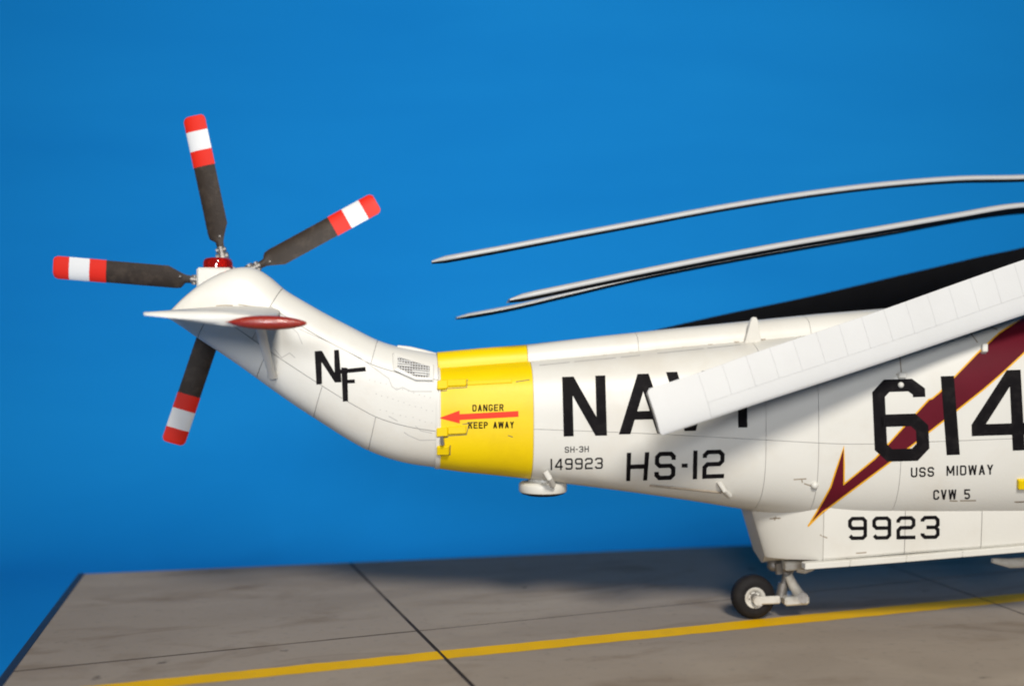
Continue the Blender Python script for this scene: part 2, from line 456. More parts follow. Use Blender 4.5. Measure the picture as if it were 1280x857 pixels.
pyl = Loft([
    ST(545.5, 441, 547.5, 583.5, 8.4, 2.7), ST(520, 436.5, 505, 577, 8.0, 2.7), ST(494, 432, 466, 564.5, 7.5, 2.7), ST(470, 424, 436, 549, 7.0, 2.6),
    ST(440, 409, 405, 529.5, 6.6, 2.6), ST(410, 393.5, 370, 507, 6.3, 2.5), ST(380, 376.5, 335, 482.5, 6.0, 2.5), ST(357, 362.5, 304, 460, 5.8, 2.5),
    ST(338, 346.5, 280, 443.5, 5.6, 2.6), ST(320, 336, 261, 431, 5.5, 2.7), ST(300, 334.5, 246, 421, 5.4, 2.8), ST(278, 341, 234, 412.5, 5.3, 2.8),
    ST(256, 353, 223, 405, 5.1, 2.7), ST(236, 369, 214, 399.5, 4.4, 2.5), ST(221, 384, 208, 396.5, 2.6, 2.2), ST(212, 391, 207, 395, 0.6, 2.0)])
body.table(700, 110); pyl.table()

# cores that carry the skin (dark, seen only in the joints)
V, F = body.closed(120, 64, 0.26)
fus = mesh('fuselage', V, F, 'gap', heli)
V, F = pyl.closed(90, 56, 0.26)
pylon = mesh('tail_pylon', V, F, 'gap', heli)
# end rings closing the lofts flush at the folding joint
def rng(loft, q0, q1, per=4): return max(4, int(abs(q1 - q0) * per * 2))

PI = math.pi
qy1 = body.inv(667, 520)[0]
q96 = body.inv(958, 545)[0]; q102 = body.inv(1023, 545)[0]; q112 = body.inv(1124, 600)[0]; q133 = body.inv(1330, 560)[0]
th1 = body.inv(850, 541.5)[1]
def ring_panel(loft, q0, q1, ta, tb, m, parent, name='skin_panel', e=(1, 1, 1, 1), label=None, gap=0.13):
    nt = max(8, int(abs(tb - ta) / (2 * PI) * 120))
    return patch(name, loft.grid(q0, q1, rng(loft, q0, q1), ta, tb, nt), m, parent, gap=gap if loft is pyl else gap * 0.65, edges=e, label=label, flip=loft is pyl)
# yellow tail band
band = mesh('tail_band', *body.closed(20, 80, 0.0, 0.0, qy1 - 0.004), 'yellow', heli, True, 'yellow painted tail band')
bm_fix(band, 50)
# white body panels: an upper skin over the back, lower side skins and the belly
cuts_up = [qy1, q96, q102, q133, 12.0, 13.0, 14.0]
for a, b in zip(cuts_up[:-1], cuts_up[1:]): ring_panel(body, a, b, -th1, th1, 'white', fus)
cuts_lo = [qy1, q96, q102, q112, q133, 12.0, 13.0, 14.0]
for a, b in zip(cuts_lo[:-1], cuts_lo[1:]): ring_panel(body, a, b, th1, 2 * PI - th1, 'white', fus)
ring_panel(body, 14.0, 17.0, 0, 2 * PI, 'white', fus, 'nose_cone', (1, 1, 0, 0))
# pylon panels
tu = pyl.inv(430, 436)[1]; tl = pyl.inv(437, 503)[1]
qa = pyl.inv(466, 445)[0]
lo = [0.0, pyl.inv(466, 537)[0], pyl.inv(397, 502)[0], pyl.inv(324, 462)[0], pyl.inv(252, 411)[0], 15.0]
qg = pyl.inv(343, 374)[0]
for a, b in ((0.0, qa), (qa, qg)): ring_panel(pyl, a, b, -tu, tu, 'white', pylon)
ring_panel(pyl, qg, 15.0, -tl, tl, 'white', pylon, 'gearbox_fairing')
for sg in (1, -1):
    a, b = (tu, tl) if sg > 0 else (2 * PI - tl, 2 * PI - tu)
    ring_panel(pyl, 0.0, qg, a, b, 'white', pylon)
for a, b in zip(lo[:-1], lo[1:]): ring_panel(pyl, a, b, tl, 2 * PI - tl, 'white', pylon)

# --- boat-shaped lower hull
def hull_panel(xa, xb, za0, za1, zb0, zb1, wa, wb, name='skin_panel', rake=0.0, par=None, m='white'):
    """section: hidden top inside the body, side plane, rounded turn, bottom to the keel (za0: at xa top..)"""
    n = 24; g = []
    for i in range(n + 1):
        t = (i / n) ** 1.6 if rake else i / n
        w = wa + (wb - wa) * (t ** 0.7 if rake else t); zt = za0 + (za1 - za0) * t; zb = zb0 + (zb1 - zb0) * t
        sec = [(-w, zt), (-w * 0.985, zt * 0.5 + zb * 0.5), (-w * 0.965, zb + 0.55), (-w * 0.945, zb + 0.12), (-w * 0.88, zb), (-w * 0.45, zb - 0.9), (0, zb - 1.8)]
        sec = [(sec[i][0] + (sec[i + 1][0] - sec[i][0]) * k / m_, sec[i][1] + (sec[i + 1][1] - sec[i][1]) * k / m_) for i in range(len(sec) - 1) for m_ in ((6, 6, 1, 1, 2, 2)[i],) for k in range(m_)] + [sec[-1]]
        sec = sec + [(-y, z) for (y, z) in sec[-2::-1]]
        row = []
        for (y, z) in sec:
            x = xa + (xb - xa) * t
            if rake: x += rake * (1 - t) * (zt - z) / (zt - zb)
            row.append((x, y, z))
        g.append(row)
    return np.array(g)
yh = -12.6
def hx(u, v, w): return P(u, v, -w)
hb = D.objects
pts = [hx(931, 630, 3.6), hx(1030, 640, 13.6), hx(1132, 640, 14.6), hx(1228, 640, 15.3), hx(1330, 640, 15.8)]
ztop = [p[2] + 3.2 for p in pts]
zbot = [hx(956, 696, 3.6)[2], hx(1030, 701.5, 13.6)[2], hx(1132, 693, 14.6)[2], hx(1228, 686, 15.3)[2], hx(1330, 678, 15.8)[2]]
wid = [3.6, 13.6, 14.6, 15.3, 15.8]
xs = [p[0] for p in pts]
tipx = hx(956, 696, 3.6)[0]
grids = []
for i in range(4):
    rake = 0
    g = hull_panel(xs[i], xs[i + 1], ztop[i], ztop[i + 1], zbot[i], zbot[i + 1], wid[i], wid[i + 1], rake=(tipx - xs[0] - 0) * 1.0 if i == 0 else 0)
    grids.append(g)
gx_ = hull_panel(xs[4], 150, ztop[4], ztop[4], zbot[4], 12, wid[4], 17.5); grids.append(gx_)
allg = np.concatenate([grids[0]] + [g[1:] for g in grids[1:]])
core = allg.copy(); cen = np.array([0, 1, 1]); core[:, :, 1] *= 0.983; core[:, :, 2] += 0.22; core[0, :, 0] += 0.25
nb = core.shape[1]
V = core.reshape(-1, 3).tolist(); F = [(i * nb + j, i * nb + j + 1, (i + 1) * nb + j + 1, (i + 1) * nb + j) for i in range(len(core) - 1) for j in range(nb - 1)]
F.append(tuple(range(nb)))
lower = mesh('lower_hull', V, F, 'gap', heli, False)
for g in grids: 
    o = patch('skin_panel', g, 'white', lower, gap=0.13); bm_fix(o, 28)
# transom closing the raked rear end
t0 = grids[0][0]
mesh('transom', t0.tolist(), [tuple(range(len(t0)))], 'white', lower, False)
# rub rail along the bottom edge of the lower hull
mb = MB(); rp = []
for u, v in ((1004, 706.5), (1060, 702.5), (1130, 697), (1200, 691), (1280, 684.5), (1340, 679.5)): rp.append(P(u, v, -13.2 - (u - 1000) * 0.0065))
for a, b in zip(rp[:-1], rp[1:]):
    a, b = Vector(a), Vector(b); d = (b - a) / 2
    mb.box((a + b) / 2, d * 0.998, (0, 1.1, 0), (0.05, 0, 0.62), 0.15)
mb.build('keel_rail', 'white', heli, False)

# --- drive shaft cover along the back
def cov_sec(x, ztop, zbase, w, n=14):
    r = []
    for i in range(n + 1):
        a = -PI / 2 + PI * i / n
        k = abs(math.cos(a)) ** 0.75; y = -w * math.copysign(abs(math.sin(a)) ** 0.75, a)
        r.append((x, y, zbase + (ztop - zbase) * k))
    return r[::-1]
covp = [(546, 440), (600, 435), (658, 430.5), (750, 420), (840, 410.5), (930, 401.5), (1020, 392.5), (1100, 386), (1200, 379), (1300, 374)]
cx = [P(u, v)[0] for u, v in covp]; cz = [P(u, v)[2] for u, v in covp]
cb = [P(u, v)[2] for u, v in ((546, 462), (600, 457), (658, 453), (750, 446), (840, 437), (930, 428), (1020, 419), (1100, 410), (1200, 400), (1300, 391))]
cw = [3.4, 3.7, 4.1, 4.6, 5.2, 5.8, 6.4, 6.9, 7.4, 7.8]
def cover(x0, x1, m, label=None, name='drive_shaft_cover'):
    n = max(6, int((x1 - x0) / 1.5)); g = []
    for i in range(n + 1):
        x = x0 + (x1 - x0) * i / n
        g.append(cov_sec(x, np.interp(x, cx, cz), np.interp(x, cx, cb) - 0.8, np.interp(x, cx, cw)))
    return patch(name, g, m, heli, gap=0.08, depth=0.8, label=label, flip=True)
xb = body.F(qy1, PI / 2)[0]
xcuts = [xb - 0.4, P(792, 430)[0], P(1000, 400)[0], P(1180, 390)[0], P(1300, 390)[0]]
cover(cx[0], xb - 0.4, 'yellow', 'yellow painted cover section')
for a, b in zip(xcuts[:-1], xcuts[1:]): cover(a, b, 'white')

# --- ray target for everything printed on or fixed to the skin
tv, tp = [], []
def addt(V, F):
    k = len(tv); tv.extend([Vector(p) for p in V]); tp.extend([tuple(i + k for i in f) for f in F])
addt(*body.closed(240, 128)); addt(*pyl.closed(150, 112))
for g in grids:
    na, nb = g.shape[:2]
    addt(g.reshape(-1, 3).tolist(), [(i * nb + j, i * nb + j + 1, (i + 1) * nb + j + 1, (i + 1) * nb + j) for i in range(na - 1) for j in range(nb - 1)])
bvh = BVHTree.FromPolygons(tv, tp)
def cast(u, v):
    d = ray(u, v)
    h = bvh.ray_cast(CAML, d)
    if h[0] is None: return None, None
    n = h[1] if h[1].dot(d) < 0 else -h[1]
    return h[0], n

def decal(name, quads, m, label=None, lift=0.045, step=3.5, parent=None):
    V = []; F = []
    for qi, q in enumerate(quads):
        a, b, c, d = [np.array(p, float) for p in q]
        nu = max(1, int(math.ceil(max(np.linalg.norm(b - a), np.linalg.norm(c - d)) / step)))
        nv = max(1, int(math.ceil(max(np.linalg.norm(d - a), np.linalg.norm(c - b)) / step)))
        idx = {}
        for i in range(nu + 1):
            for j in range(nv + 1):
                s, t = i / nu, j / nv
                p = (a * (1 - s) + b * s) * (1 - t) + (d * (1 - s) + c * s) * t
                h, n = cast(p[0], p[1])
                if h is None: continue
                idx[(i, j)] = len(V); V.append(h + n * (lift + 0.001 * (qi % 6)))
        for i in range(nu):
            for j in range(nv):
                k = [(i, j), (i, j + 1), (i + 1, j + 1), (i + 1, j)]
                if all(x in idx for x in k): F.append(tuple(idx[x] for x in k))
    return mesh(name, V, F, m, parent or heli, True, label)

def ribbon(pts, t, closed=False):
    """mitred strip of width t along a polyline, as quads"""
    pts = [np.array(p, float) for p in pts]; n = len(pts); L = []; R = []
    for i in range(n):
        if closed: a, b = pts[(i - 1) % n], pts[(i + 1) % n]
        else: a, b = pts[max(i - 1, 0)], pts[min(i + 1, n - 1)]
        d1 = pts[i] - a if not (i == 0 and not closed) else b - pts[i]
        d2 = b - pts[i] if not (i == n - 1 and not closed) else pts[i] - a
        d1 = d1 / np.linalg.norm(d1); d2 = d2 / np.linalg.norm(d2)
        n1 = np.array([-d1[1], d1[0]]); n2 = np.array([-d2[1], d2[0]])
        mm = n1 + n2; mm /= max(np.linalg.norm(mm), 1e-6); k = 1 / max(mm.dot(n1), 0.45)
        L.append(pts[i] + mm * k * t / 2); R.append(pts[i] - mm * k * t / 2)
    return [(L[i], L[(i + 1) % n], R[(i + 1) % n], R[i]) for i in range(n if closed else n - 1)]

def glyph(ch, W, H, t, c=None):
    """quads of a stencil style letter in a W x H box (y down), stroke t, corner cut c"""
    c = t * 0.9 if c is None else c
    h = t / 2; x0, x1, y0, y1 = h, W - h, h, H - h; ym = H * 0.5
    R = lambda a, b, d, e: ((a, b), (d, b), (d, e), (a, e))
    par = lambda xa, ya, xb, yb, d: ((xa, ya), (xa + d, ya), (xb + d, yb), (xb, yb))
    k = c * 0.75
    if ch == 'N': return [R(0, 0, t, H), R(W - t, 0, W, H), par(0, 0, W - t * 1.15, H, t * 1.15)]
    if ch == 'H': return [R(0, 0, t, H), R(W - t, 0, W, H), R(t, ym - h, W - t, ym + h)]
    if ch == 'A':
        d = t * 1.12; m = W / 2
        return [par(m - d / 2, 0, 0, H, d), par(m - d / 2, 0, W - d, H, d), R(W * 0.2, H * 0.62, W * 0.8, H * 0.62 + t * 0.85)]
    if ch == 'V': d = t * 1.12; m = W / 2; return [par(0, 0, m - d / 2, H, d), par(W - d, 0, m - d / 2, H, d)]
    if ch == 'Y': d = t * 1.15; m = W / 2; return [par(0, 0, m - d / 2, H * .56, d), par(W - d, 0, m - d / 2, H * .56, d), R(m - h, H * .5, m + h, H)]
    if ch == 'M': d = t * 1.1; m = W / 2; return [R(0, 0, t, H), R(W - t, 0, W, H), par(0, 0, m - d / 2, H * .8, d), par(W - d, 0, m - d / 2, H * .8, d)]
    if ch == 'W': d = t * 1.05; return [par(0, 0, W * .25 - d / 2, H, d), par(W * .5 - d / 2, 0, W * .25 - d / 2, H, d), par(W * .5 - d / 2, 0, W * .75 - d / 2, H, d), par(W - d, 0, W * .75 - d / 2, H, d)]
    if ch == '1': return [R(W / 2 - h, 0, W / 2 + h, H)]
    if ch == 'I': return [R(W / 2 - h, 0, W / 2 + h, H)]
    if ch == '-': return [R(0, ym - h, W, ym + h)]
    if ch == '4':
        return [R(W * .66, 0, W * .66 + t, H), R(0, H * .66, W, H * .66 + t), par(W * .66 - t * .2, 0, 0, H * .66, t * 1.2)]
    if ch == '2': return ribbon([(x0, y0 + H * .2), (x0, y0 + k), (x0 + k, y0), (x1 - k, y0), (x1, y0 + k), (x1, ym - k), (x1 - k, ym), (x0 + k, ym), (x0, ym + k), (x0, H - t)], t) + [R(0, H - t, W, H)]
    if ch == '3': return ribbon([(x0, y0 + H * .17), (x0, y0 + k), (x0 + k, y0), (x1 - k, y0), (x1, y0 + k), (x1, ym - k), (x1 - k, ym), (W * .3, ym)], t) + ribbon([(x1 - k, ym), (x1, ym + k), (x1, y1 - k), (x1 - k, y1), (x0 + k, y1), (x0, y1 - k), (x0, y1 - H * .17)], t)
    if ch == '9': return ribbon([(x1, ym), (x0 + k, ym), (x0, ym - k), (x0, y0 + k), (x0 + k, y0), (x1 - k, y0), (x1, y0 + k), (x1, y1 - k), (x1 - k, y1), (x0 + k, y1), (x0, y1 - k)], t)
    if ch == '6': return ribbon([(x1 - t * .1, y0 + t * .98), (x1 - t * .1, y0 + k * .8), (x1 - k - t * .1, y0), (x0 + k, y0), (x0, y0 + k), (x0, y1 - k), (x0 + k, y1), (x1 - k, y1), (x1, y1 - k), (x1, ym + k), (x1 - k, ym), (x0, ym)], t)
    if ch == '5': return ribbon([(W, y0), (x0, y0), (x0, ym - h * .5), (x1 - k, ym - h * .5), (x1, ym + k), (x1, y1 - k), (x1 - k, y1), (x0 + k, y1), (x0, y1 - k)], t)
    if ch == 'S': return ribbon([(x1, y0 + H * .22), (x1, y0 + k), (x1 - k, y0), (x0 + k, y0), (x0, y0 + k), (x0, ym - k), (x0 + k, ym), (x1 - k, ym), (x1, ym + k), (x1, y1 - k), (x1 - k, y1), (x0 + k, y1), (x0, y1 - k), (x0, y1 - H * .22)], t)
    if ch == 'C': return ribbon([(x1, y0 + H * .25), (x1, y0 + k), (x1 - k, y0), (x0 + k, y0), (x0, y0 + k), (x0, y1 - k), (x0 + k, y1), (x1 - k, y1), (x1, y1 - k), (x1, y1 - H * .25)], t)
    if ch == 'G': return ribbon([(x1, y0 + H * .22), (x1, y0 + k), (x1 - k, y0), (x0 + k, y0), (x0, y0 + k), (x0, y1 - k), (x0 + k, y1), (x1 - k, y1), (x1, y1 - k), (x1, ym + h), (W * .55, ym + h)], t)
    if ch == 'U': return ribbon([(x0, 0), (x0, y1 - k), (x0 + k, y1), (x1 - k, y1), (x1, y1 - k), (x1, 0)], t)
    if ch == 'D': return ribbon([(x0, y1), (x0, y0), (x1 - k, y0), (x1, y0 + k), (x1, y1 - k), (x1 - k, y1), (x0, y1)], t)
    if ch == 'P': return [R(0, 0, t, H)] + ribbon([(x0, y0), (x1 - k, y0), (x1, y0 + k), (x1, ym - k), (x1 - k, ym), (x0, ym)], t)
    if ch == 'R': return glyph('P', W, H, t, c) + [par(W * .4, ym, W - t * 1.1, H, t * 1.1)]
    if ch == 'E': return [R(0, 0, t, H), R(t, 0, W, t), R(t, ym - h, W * .9, ym + h), R(t, H - t, W, H)]
    if ch == 'K': return [R(0, 0, t, H), par(W - t * 1.2, 0, t * .6, ym * 1.15, t * 1.2), par(W * .36, ym * .8, W - t * 1.2, H, t * 1.2)]
    return []

def place(quads, W, H, corners):
    """box coordinates -> photo positions on the skin; corners TL TR BR BL"""
    tl, tr, br, bl = [np.array(c, float) for c in corners]
    out = []
    for q in quads:
        r = []
        for (x, y) in q:
            s, t = x / W, y / H
            r.append((tl * (1 - s) + tr * s) * (1 - t) + (bl * (1 - s) + br * s) * t)
        out.append(r)
    return out
def word(items, m='black', label=None):
    """items: (char, corners, stroke)"""
    Q = []
    for ch, cor, t in items:
        W = np.linalg.norm(np.array(cor[1], float) - cor[0]); H = np.linalg.norm(np.array(cor[3], float) - cor[0])
        Q += place(glyph(ch, W, H, t), W, H, cor)
    return decal('lettering', Q, m, label)
def run(text, u0, u1, v0, v1, rise, t, lean=0.0, gapf=0.28, widths=None):
    """a line of evenly spaced letters between u0 and u1, top v0 and bottom v1 at its left end, rising to the right"""
    wd = {'1': .35, 'I': .3, '-': .5, ' ': .75, 'M': 1.25, 'W': 1.35}
    tot = sum(wd.get(c, 1) for c in text) + gapf * (len(text) - 1); k = (u1 - u0) / tot; x = u0; r = []
    for c in text:
        w = wd.get(c, 1) * k
        if c != ' ':
            f = lambda xx: -rise * (xx - u0) / (u1 - u0)
            r.append((c, ((x, v0 + f(x)), (x + w, v0 + f(x + w)), (x + w + lean, v1 + f(x + w)), (x + lean, v1 + f(x))), t))
        x += w + gapf * k
    return r
def box4(a, b, c, d): return (a, b, c, d)
word([('N', ((702.6, 471), (756.6, 469), (758.8, 544), (704.6, 545.2)), 12.5),
      ('A', ((773.6, 468.2), (834, 466), (836, 541), (773.6, 542.6)), 12.5),
      ('V', ((832.5, 465), (891, 463), (892, 537.5), (833.5, 539)), 12.5),
      ('Y', ((898, 462.5), (957, 460.5), (958, 533), (899, 535)), 11.5)], label='large black lettering reading NAVY')
word([('H', ((783.5, 565.5), (811.8, 564.6), (809, 600), (782.6, 600.8)), 5.6), ('S', ((819, 564.6), (845, 563.8), (844, 599), (817.6, 599.8)), 5.4),
      ('-', ((852, 570), (859.6, 570), (859.6, 593), (852, 593)), 5.0), ('1', ((865, 562.8), (873.6, 562.5), (873, 598.2), (864.2, 598.6)), 5.4),
      ('2', ((878.6, 562.2), (906, 561.4), (905, 597), (877.6, 598)), 5.4)], label='black lettering reading HS-12')
word(run('SH-3H', 706, 736, 558, 565.5, 1.0, 1.2), label='tiny black lettering reading SH-3H')
word(run('149923', 687.5, 753.5, 573, 587, 1.6, 2.0), label='small black number 149923')
word([('6', ((1089.5, 474.8), (1157, 472.6), (1162.6, 575), (1094, 577.2)), 15.6), ('1', ((1172.5, 470.2), (1195.5, 469.4), (1203, 567.8), (1180, 568.6)), 16.6),
      ('4', ((1213, 464), (1286, 461.5), (1292, 562), (1215, 564.5)), 14.5)], label='large black number 614')
word(run('USS', 1138.5, 1167.5, 584, 596.2, 1.0, 2.0) + run('MIDWAY', 1183, 1241.5, 581.8, 594.2, 1.6, 2.0), label='black lettering reading USS MIDWAY')
word(run('CVW 5', 1166.5, 1212.5, 611.8, 624.2, 1.0, 2.0), label='black lettering reading CVW 5')
word(run('9923', 1060, 1174.5, 645.5, 674.5, 1.6, 4.6, gapf=0.27), label='black number 9923')
word(run('DANGER', 590.5, 629.5, 505.6, 514, 0.8, 1.5), label='small black lettering reading DANGER')
word(run('KEEP AWAY', 585.5, 642.5, 527.2, 535.4, 0.6, 1.5), label='small black lettering reading KEEP AWAY')
# red arrow on the yellow band
decal('arrow_marking', [((549, 522), (574.5, 512.8), (574.8, 529), (549.2, 522.4)), ((574.4, 517.3), (648, 513.4), (648.2, 520.6), (574.6, 524.6))], 'arrow', 'red arrow pointing aft')
# tail code
decal('lettering', [((393.2, 439), (401.6, 438), (402.6, 479.5), (395.6, 480.6)), ((393.4, 439.2), (402.5, 438.4), (425, 477), (418.5, 477.6)), ((417.6, 437.4), (423.6, 437), (427, 477.5), (418.5, 477.8)),
                    ((426.6, 459), (434.2, 459.5), (435.2, 501), (428.6, 501.8)), ((424, 461.8), (456.6, 458.4), (457.4, 463.8), (424, 467)), ((428, 474.8), (443.4, 473.8), (443.8, 478.6), (428, 479))], 'black', 'black tail code letters NF')
# maroon lightning arrow with gold edging
up = [(1055, 604.5), (1094, 572.5), (1128, 535), (1161, 499), (1165, 498), (1174, 490.5), (1221, 442), (1249, 416), (1285, 393), (1340, 352), (1400, 310)]
lowe = [(1047.5, 625.5), (1109, 580), (1140, 556.5), (1172, 531.5), (1176, 528.5), (1185, 521.5), (1230, 486), (1252, 467), (1285, 436.5), (1345, 392), (1405, 352)]
Q = [(up[i], up[i + 1], lowe[i + 1], lowe[i]) for i in range(len(up) - 1)]
Q += [((1010.5, 656.5), (1038, 608.5), (1050, 606.5), (1047.5, 625.5)), ((1038, 608.5), (1054.5, 560), (1055.2, 582), (1055, 604.5)), ((1038, 608.5), (1055, 604.5), (1047.5, 625.5), (1045, 622))]
decal('stripe_marking', Q, 'maroon', 'maroon lightning stripe', lift=0.030, step=2.2)
edge = [(1010, 657.5), (1024, 634), (1038, 608.5), (1046, 584), (1054.8, 558), (1055.2, 582), (1055, 604.5)] + up[1:]
edge2 = [(1010, 657.5), (1028, 640), (1047.5, 625.5)] + lowe[1:]
decal('stripe_edging', ribbon(edge, 1.9) + ribbon(edge2, 1.9), 'gold', 'thin gold edging of the maroon stripe', lift=0.036, step=2.2)

# --- seams, stains and fine raised lines
def seams(name, lines, m, t, lift=0.02, label=None):
    for l in lines: decal(name, ribbon(l, t), m, label, lift=lift, step=6)
seams('skin_seam', [
    [(374, 411), (410, 427), (450, 447), (486, 473), (490, 483), (496, 487), (503, 484), (514, 489), (540, 489)],
    [(343, 436), (352, 447), (362, 441), (369, 447)], [(360, 405), (372, 416), (378, 430)],
    [(505, 540), (511, 544), (525, 550), (548, 549.5)], [(519, 532), (526, 538), (540, 541)],
    [(486, 520), (497, 526)], [(674, 456.5), (712, 452.6)], [(718, 452), (770, 447)], [(776, 446.4), (800, 444)], [(822, 441.5), (880, 435.5)], [(884, 435), (926, 430.6)]], 'seam', 0.9)
seams('grime_streak', [[(1124, 438), (1127, 470)], [(1120, 468), (1133, 468)], [(1210, 412), (1222, 428)], [(1195, 470), (1199, 498)], [(1238, 408), (1247, 412)],
                       [(1070, 691), (1083, 690)], [(1200, 625.4), (1220, 625.2)], [(1187, 625.4), (1197, 625.8)], [(1268, 627), (1282, 626.5)],
                       [(992, 599), (1008, 598)], [(1002, 598), (1003, 603)], [(962, 648), (976, 647)], [(968, 650), (970, 645)], [(1025, 668), (1034, 672)], [(1005, 604), (1014, 607)]], 'stain', 1.6)
seams('dark_scuff', [[(546, 489), (558, 488), (559.5, 478)], [(559, 485.5), (583.5, 484), (584, 474)], [(559, 544.5), (583, 543), (586, 531)], [(560.5, 546), (547, 547.5)], [(548, 569), (562.5, 568), (563, 556)], [(578, 530), (586, 529)], [(584, 528), (596, 527.5)], [(590, 478.5), (610, 477)], [(645, 477), (662, 474.5)], [(635, 544), (641, 546)],
                     [(1270, 627.5), (1280, 627)], [(967, 646.5), (974, 648)]], 'dark', 1.0)
# line of hinge points along the foot of the cover
for k in range(9):
    mb = MB()
    u = 690 + k * 33
    p = Vector(P(u, 452.4 - (u - 672) * 0.100, -np.interp(P(u, 450)[0], cx, cw) - 0.1))
    mb.box(p, (0.42, 0, 0.03), (0, 0.22, 0), (0, 0, 0.13))
    mb.build('cover_hinge', 'stain', heli, False)

# rivets on the pylon skin
mb = MB()
def rivrow(a, b, n, jit=0.0):
    for k in range(n):
        t = k / max(1, n - 1); u = a[0] + (b[0] - a[0]) * t + random.uniform(-jit, jit); v = a[1] + (b[1] - a[1]) * t + random.uniform(-jit, jit)
        c, nn = cast(u, v)
        if c is None: continue
        e = nn.orthogonal().normalized(); f = nn.cross(e)
        k0 = [c + nn * 0.03 + (e * math.cos(x) + f * math.sin(x)) * 0.11 for x in (0, 1.257, 2.513, 3.77, 5.027)]
        mb.add(k0, [(0, 1, 2, 3, 4)])
rivrow((462, 474), (538, 497), 12, 0.5); rivrow((470, 492), (540, 514), 11, 0.8); rivrow((476, 512), (540, 528), 9, 1.0)
o = mb.build('rivets', 'seam', heli, False); o['kind'] = 'stuff'

# --- fittings on the yellow band
def fitting(name, u0, u1, v0, v1, h, m, parent=heli, tilt=0.0, label=None, bev=0.15):
    a, n1 = cast((u0 + u1) / 2, (v0 + v1) / 2)
    p, _ = cast(u0, (v0 + v1) / 2); q, _ = cast(u1, (v0 + v1) / 2 - tilt); r, _ = cast((u0 + u1) / 2, v0); s_, _ = cast((u0 + u1) / 2, v1)
    ex = (q - p) / 2; ez = (r - s_) / 2
    n = ex.cross(ez).normalized()
    if n.dot(CAML - a) < 0: n = -n
    mb = MB(); mb.box(a + n * (h / 2 - 0.1), ex, n * (h / 2 + 0.1), ez, min(bev, 0.4 * h))
    return mb.build(name, m, parent, False, label)
fitting('fold_hinge', 546, 559, 476, 487, 0.65, 'yellow', band, 1)
fitting('hinge_strap', 559, 583, 474.5, 483, 0.4, 'yellow', band, 1)
fitting('hinge_strap', 584, 640, 475, 480, 0.2, 'yellow', band, 3)
fitting('fold_hinge', 546, 560, 534, 545, 0.6, 'yellow', band, 1)
fitting('hinge_strap', 560, 583, 532, 542, 0.4, 'yellow', band, 1)
fitting('fold_hinge', 547, 562, 556, 567, 0.8, 'yellow', band, 0)
mb = MB(); mb.tube([P(552, 545, -9.6), P(553.5, 556, -9.5)], 0.35, 8); mb.build('hinge_pin', 'silver', band)
# pale sealing strip round the folding joint
g = []
for dx in (-0.55, -0.2, 0.25, 0.6):
    g.append([body.F(0.0, 2 * PI * j / 72, -0.14 if abs(dx) < 0.5 else 0.0) + np.array([dx, 0, 0]) for j in range(73)])
patch('joint_seal', g, 'white', heli, gap=0, depth=0.3)

# --- vent grille on the pylon
vo = [(492.5, 443), (541, 457.5), (541, 475.5), (520.5, 475), (493, 463)]
vi = [(497, 447.5), (537, 459.5), (536.5, 472), (521, 472), (497, 460.5)]
def raised(name, outer, inner, h, m, parent):
    V = []; F = []
    n = len(outer)
    for lst, hh in ((outer, -0.1), (outer, h), (inner, h), (inner, -0.1)):
        for (u, v) in lst:
            c, nn = cast(u, v); V.append(c + nn * hh)
    for r in range(3):
        for k in range(n): F.append((r * n + k, r * n + (k + 1) % n, (r + 1) * n + (k + 1) % n, (r + 1) * n + k))
    o = mesh(name, V, F, m, parent, False); bm_fix(o); return o
cpt = [cast(u, v) for u, v in vi]
vent = mesh('vent_grille', [c + n * 0.06 for c, n in cpt], [tuple(range(len(cpt)))], 'dark', heli, False)
raised('frame', vo, vi, 0.5, 'white', vent)
decal('skin_seam', ribbon([(491, 441.5), (542, 456.5), (542.3, 477), (520, 476.6), (491.6, 464), (491, 441.5)], 0.9), 'seam', lift=0.02)
mb = MB()
def vtop(u): return np.interp(u, [497, 537], [447.5, 459.5])
def vbot(u): return np.interp(u, [497, 521, 537], [460.5, 472, 472])
def c_off(u, v, h):
    c, n = cast(u, v); return c + n * h
for k in range(12):
    u = 499 + k * 3.3
    if u < 537: mb.tube([c_off(u, vtop(u) - .5, 0.22), c_off(u, vbot(u) + .5, 0.22)], 0.11, 5)
for k in range(9):
    v = 449 + k * 3.0 - 1.0
    us = [u for u in np.linspace(496.5, 537.5, 60) if vtop(u) - .4 <= v + (u - 497) * 0.10 <= vbot(u) + .4]
    if len(us) > 2: mb.tube([c_off(us[0], v + (us[0] - 497) * 0.1, 0.30), c_off(us[-1], v + (us[-1] - 497) * 0.1, 0.30)], 0.11, 5)
mb.build('wire_mesh', 'coolwhite', vent)
# small fairing bumps on the pylon's back beside the joint
mb = MB()
mb.tube([P(497, 433, -1.5), P(512, 435.5, -1.8), P(530, 440, -2.0), P(545, 443.5, -2.2)], [0.3, 0.45, 0.5, 0.4], 10)
mb.tube([P(508, 444, -4.6), P(526, 449.5, -4.9), P(544, 453.5, -5.2)], [0.25, 0.3, 0.3], 8)
mb.build('cable_conduit', 'white', heli)

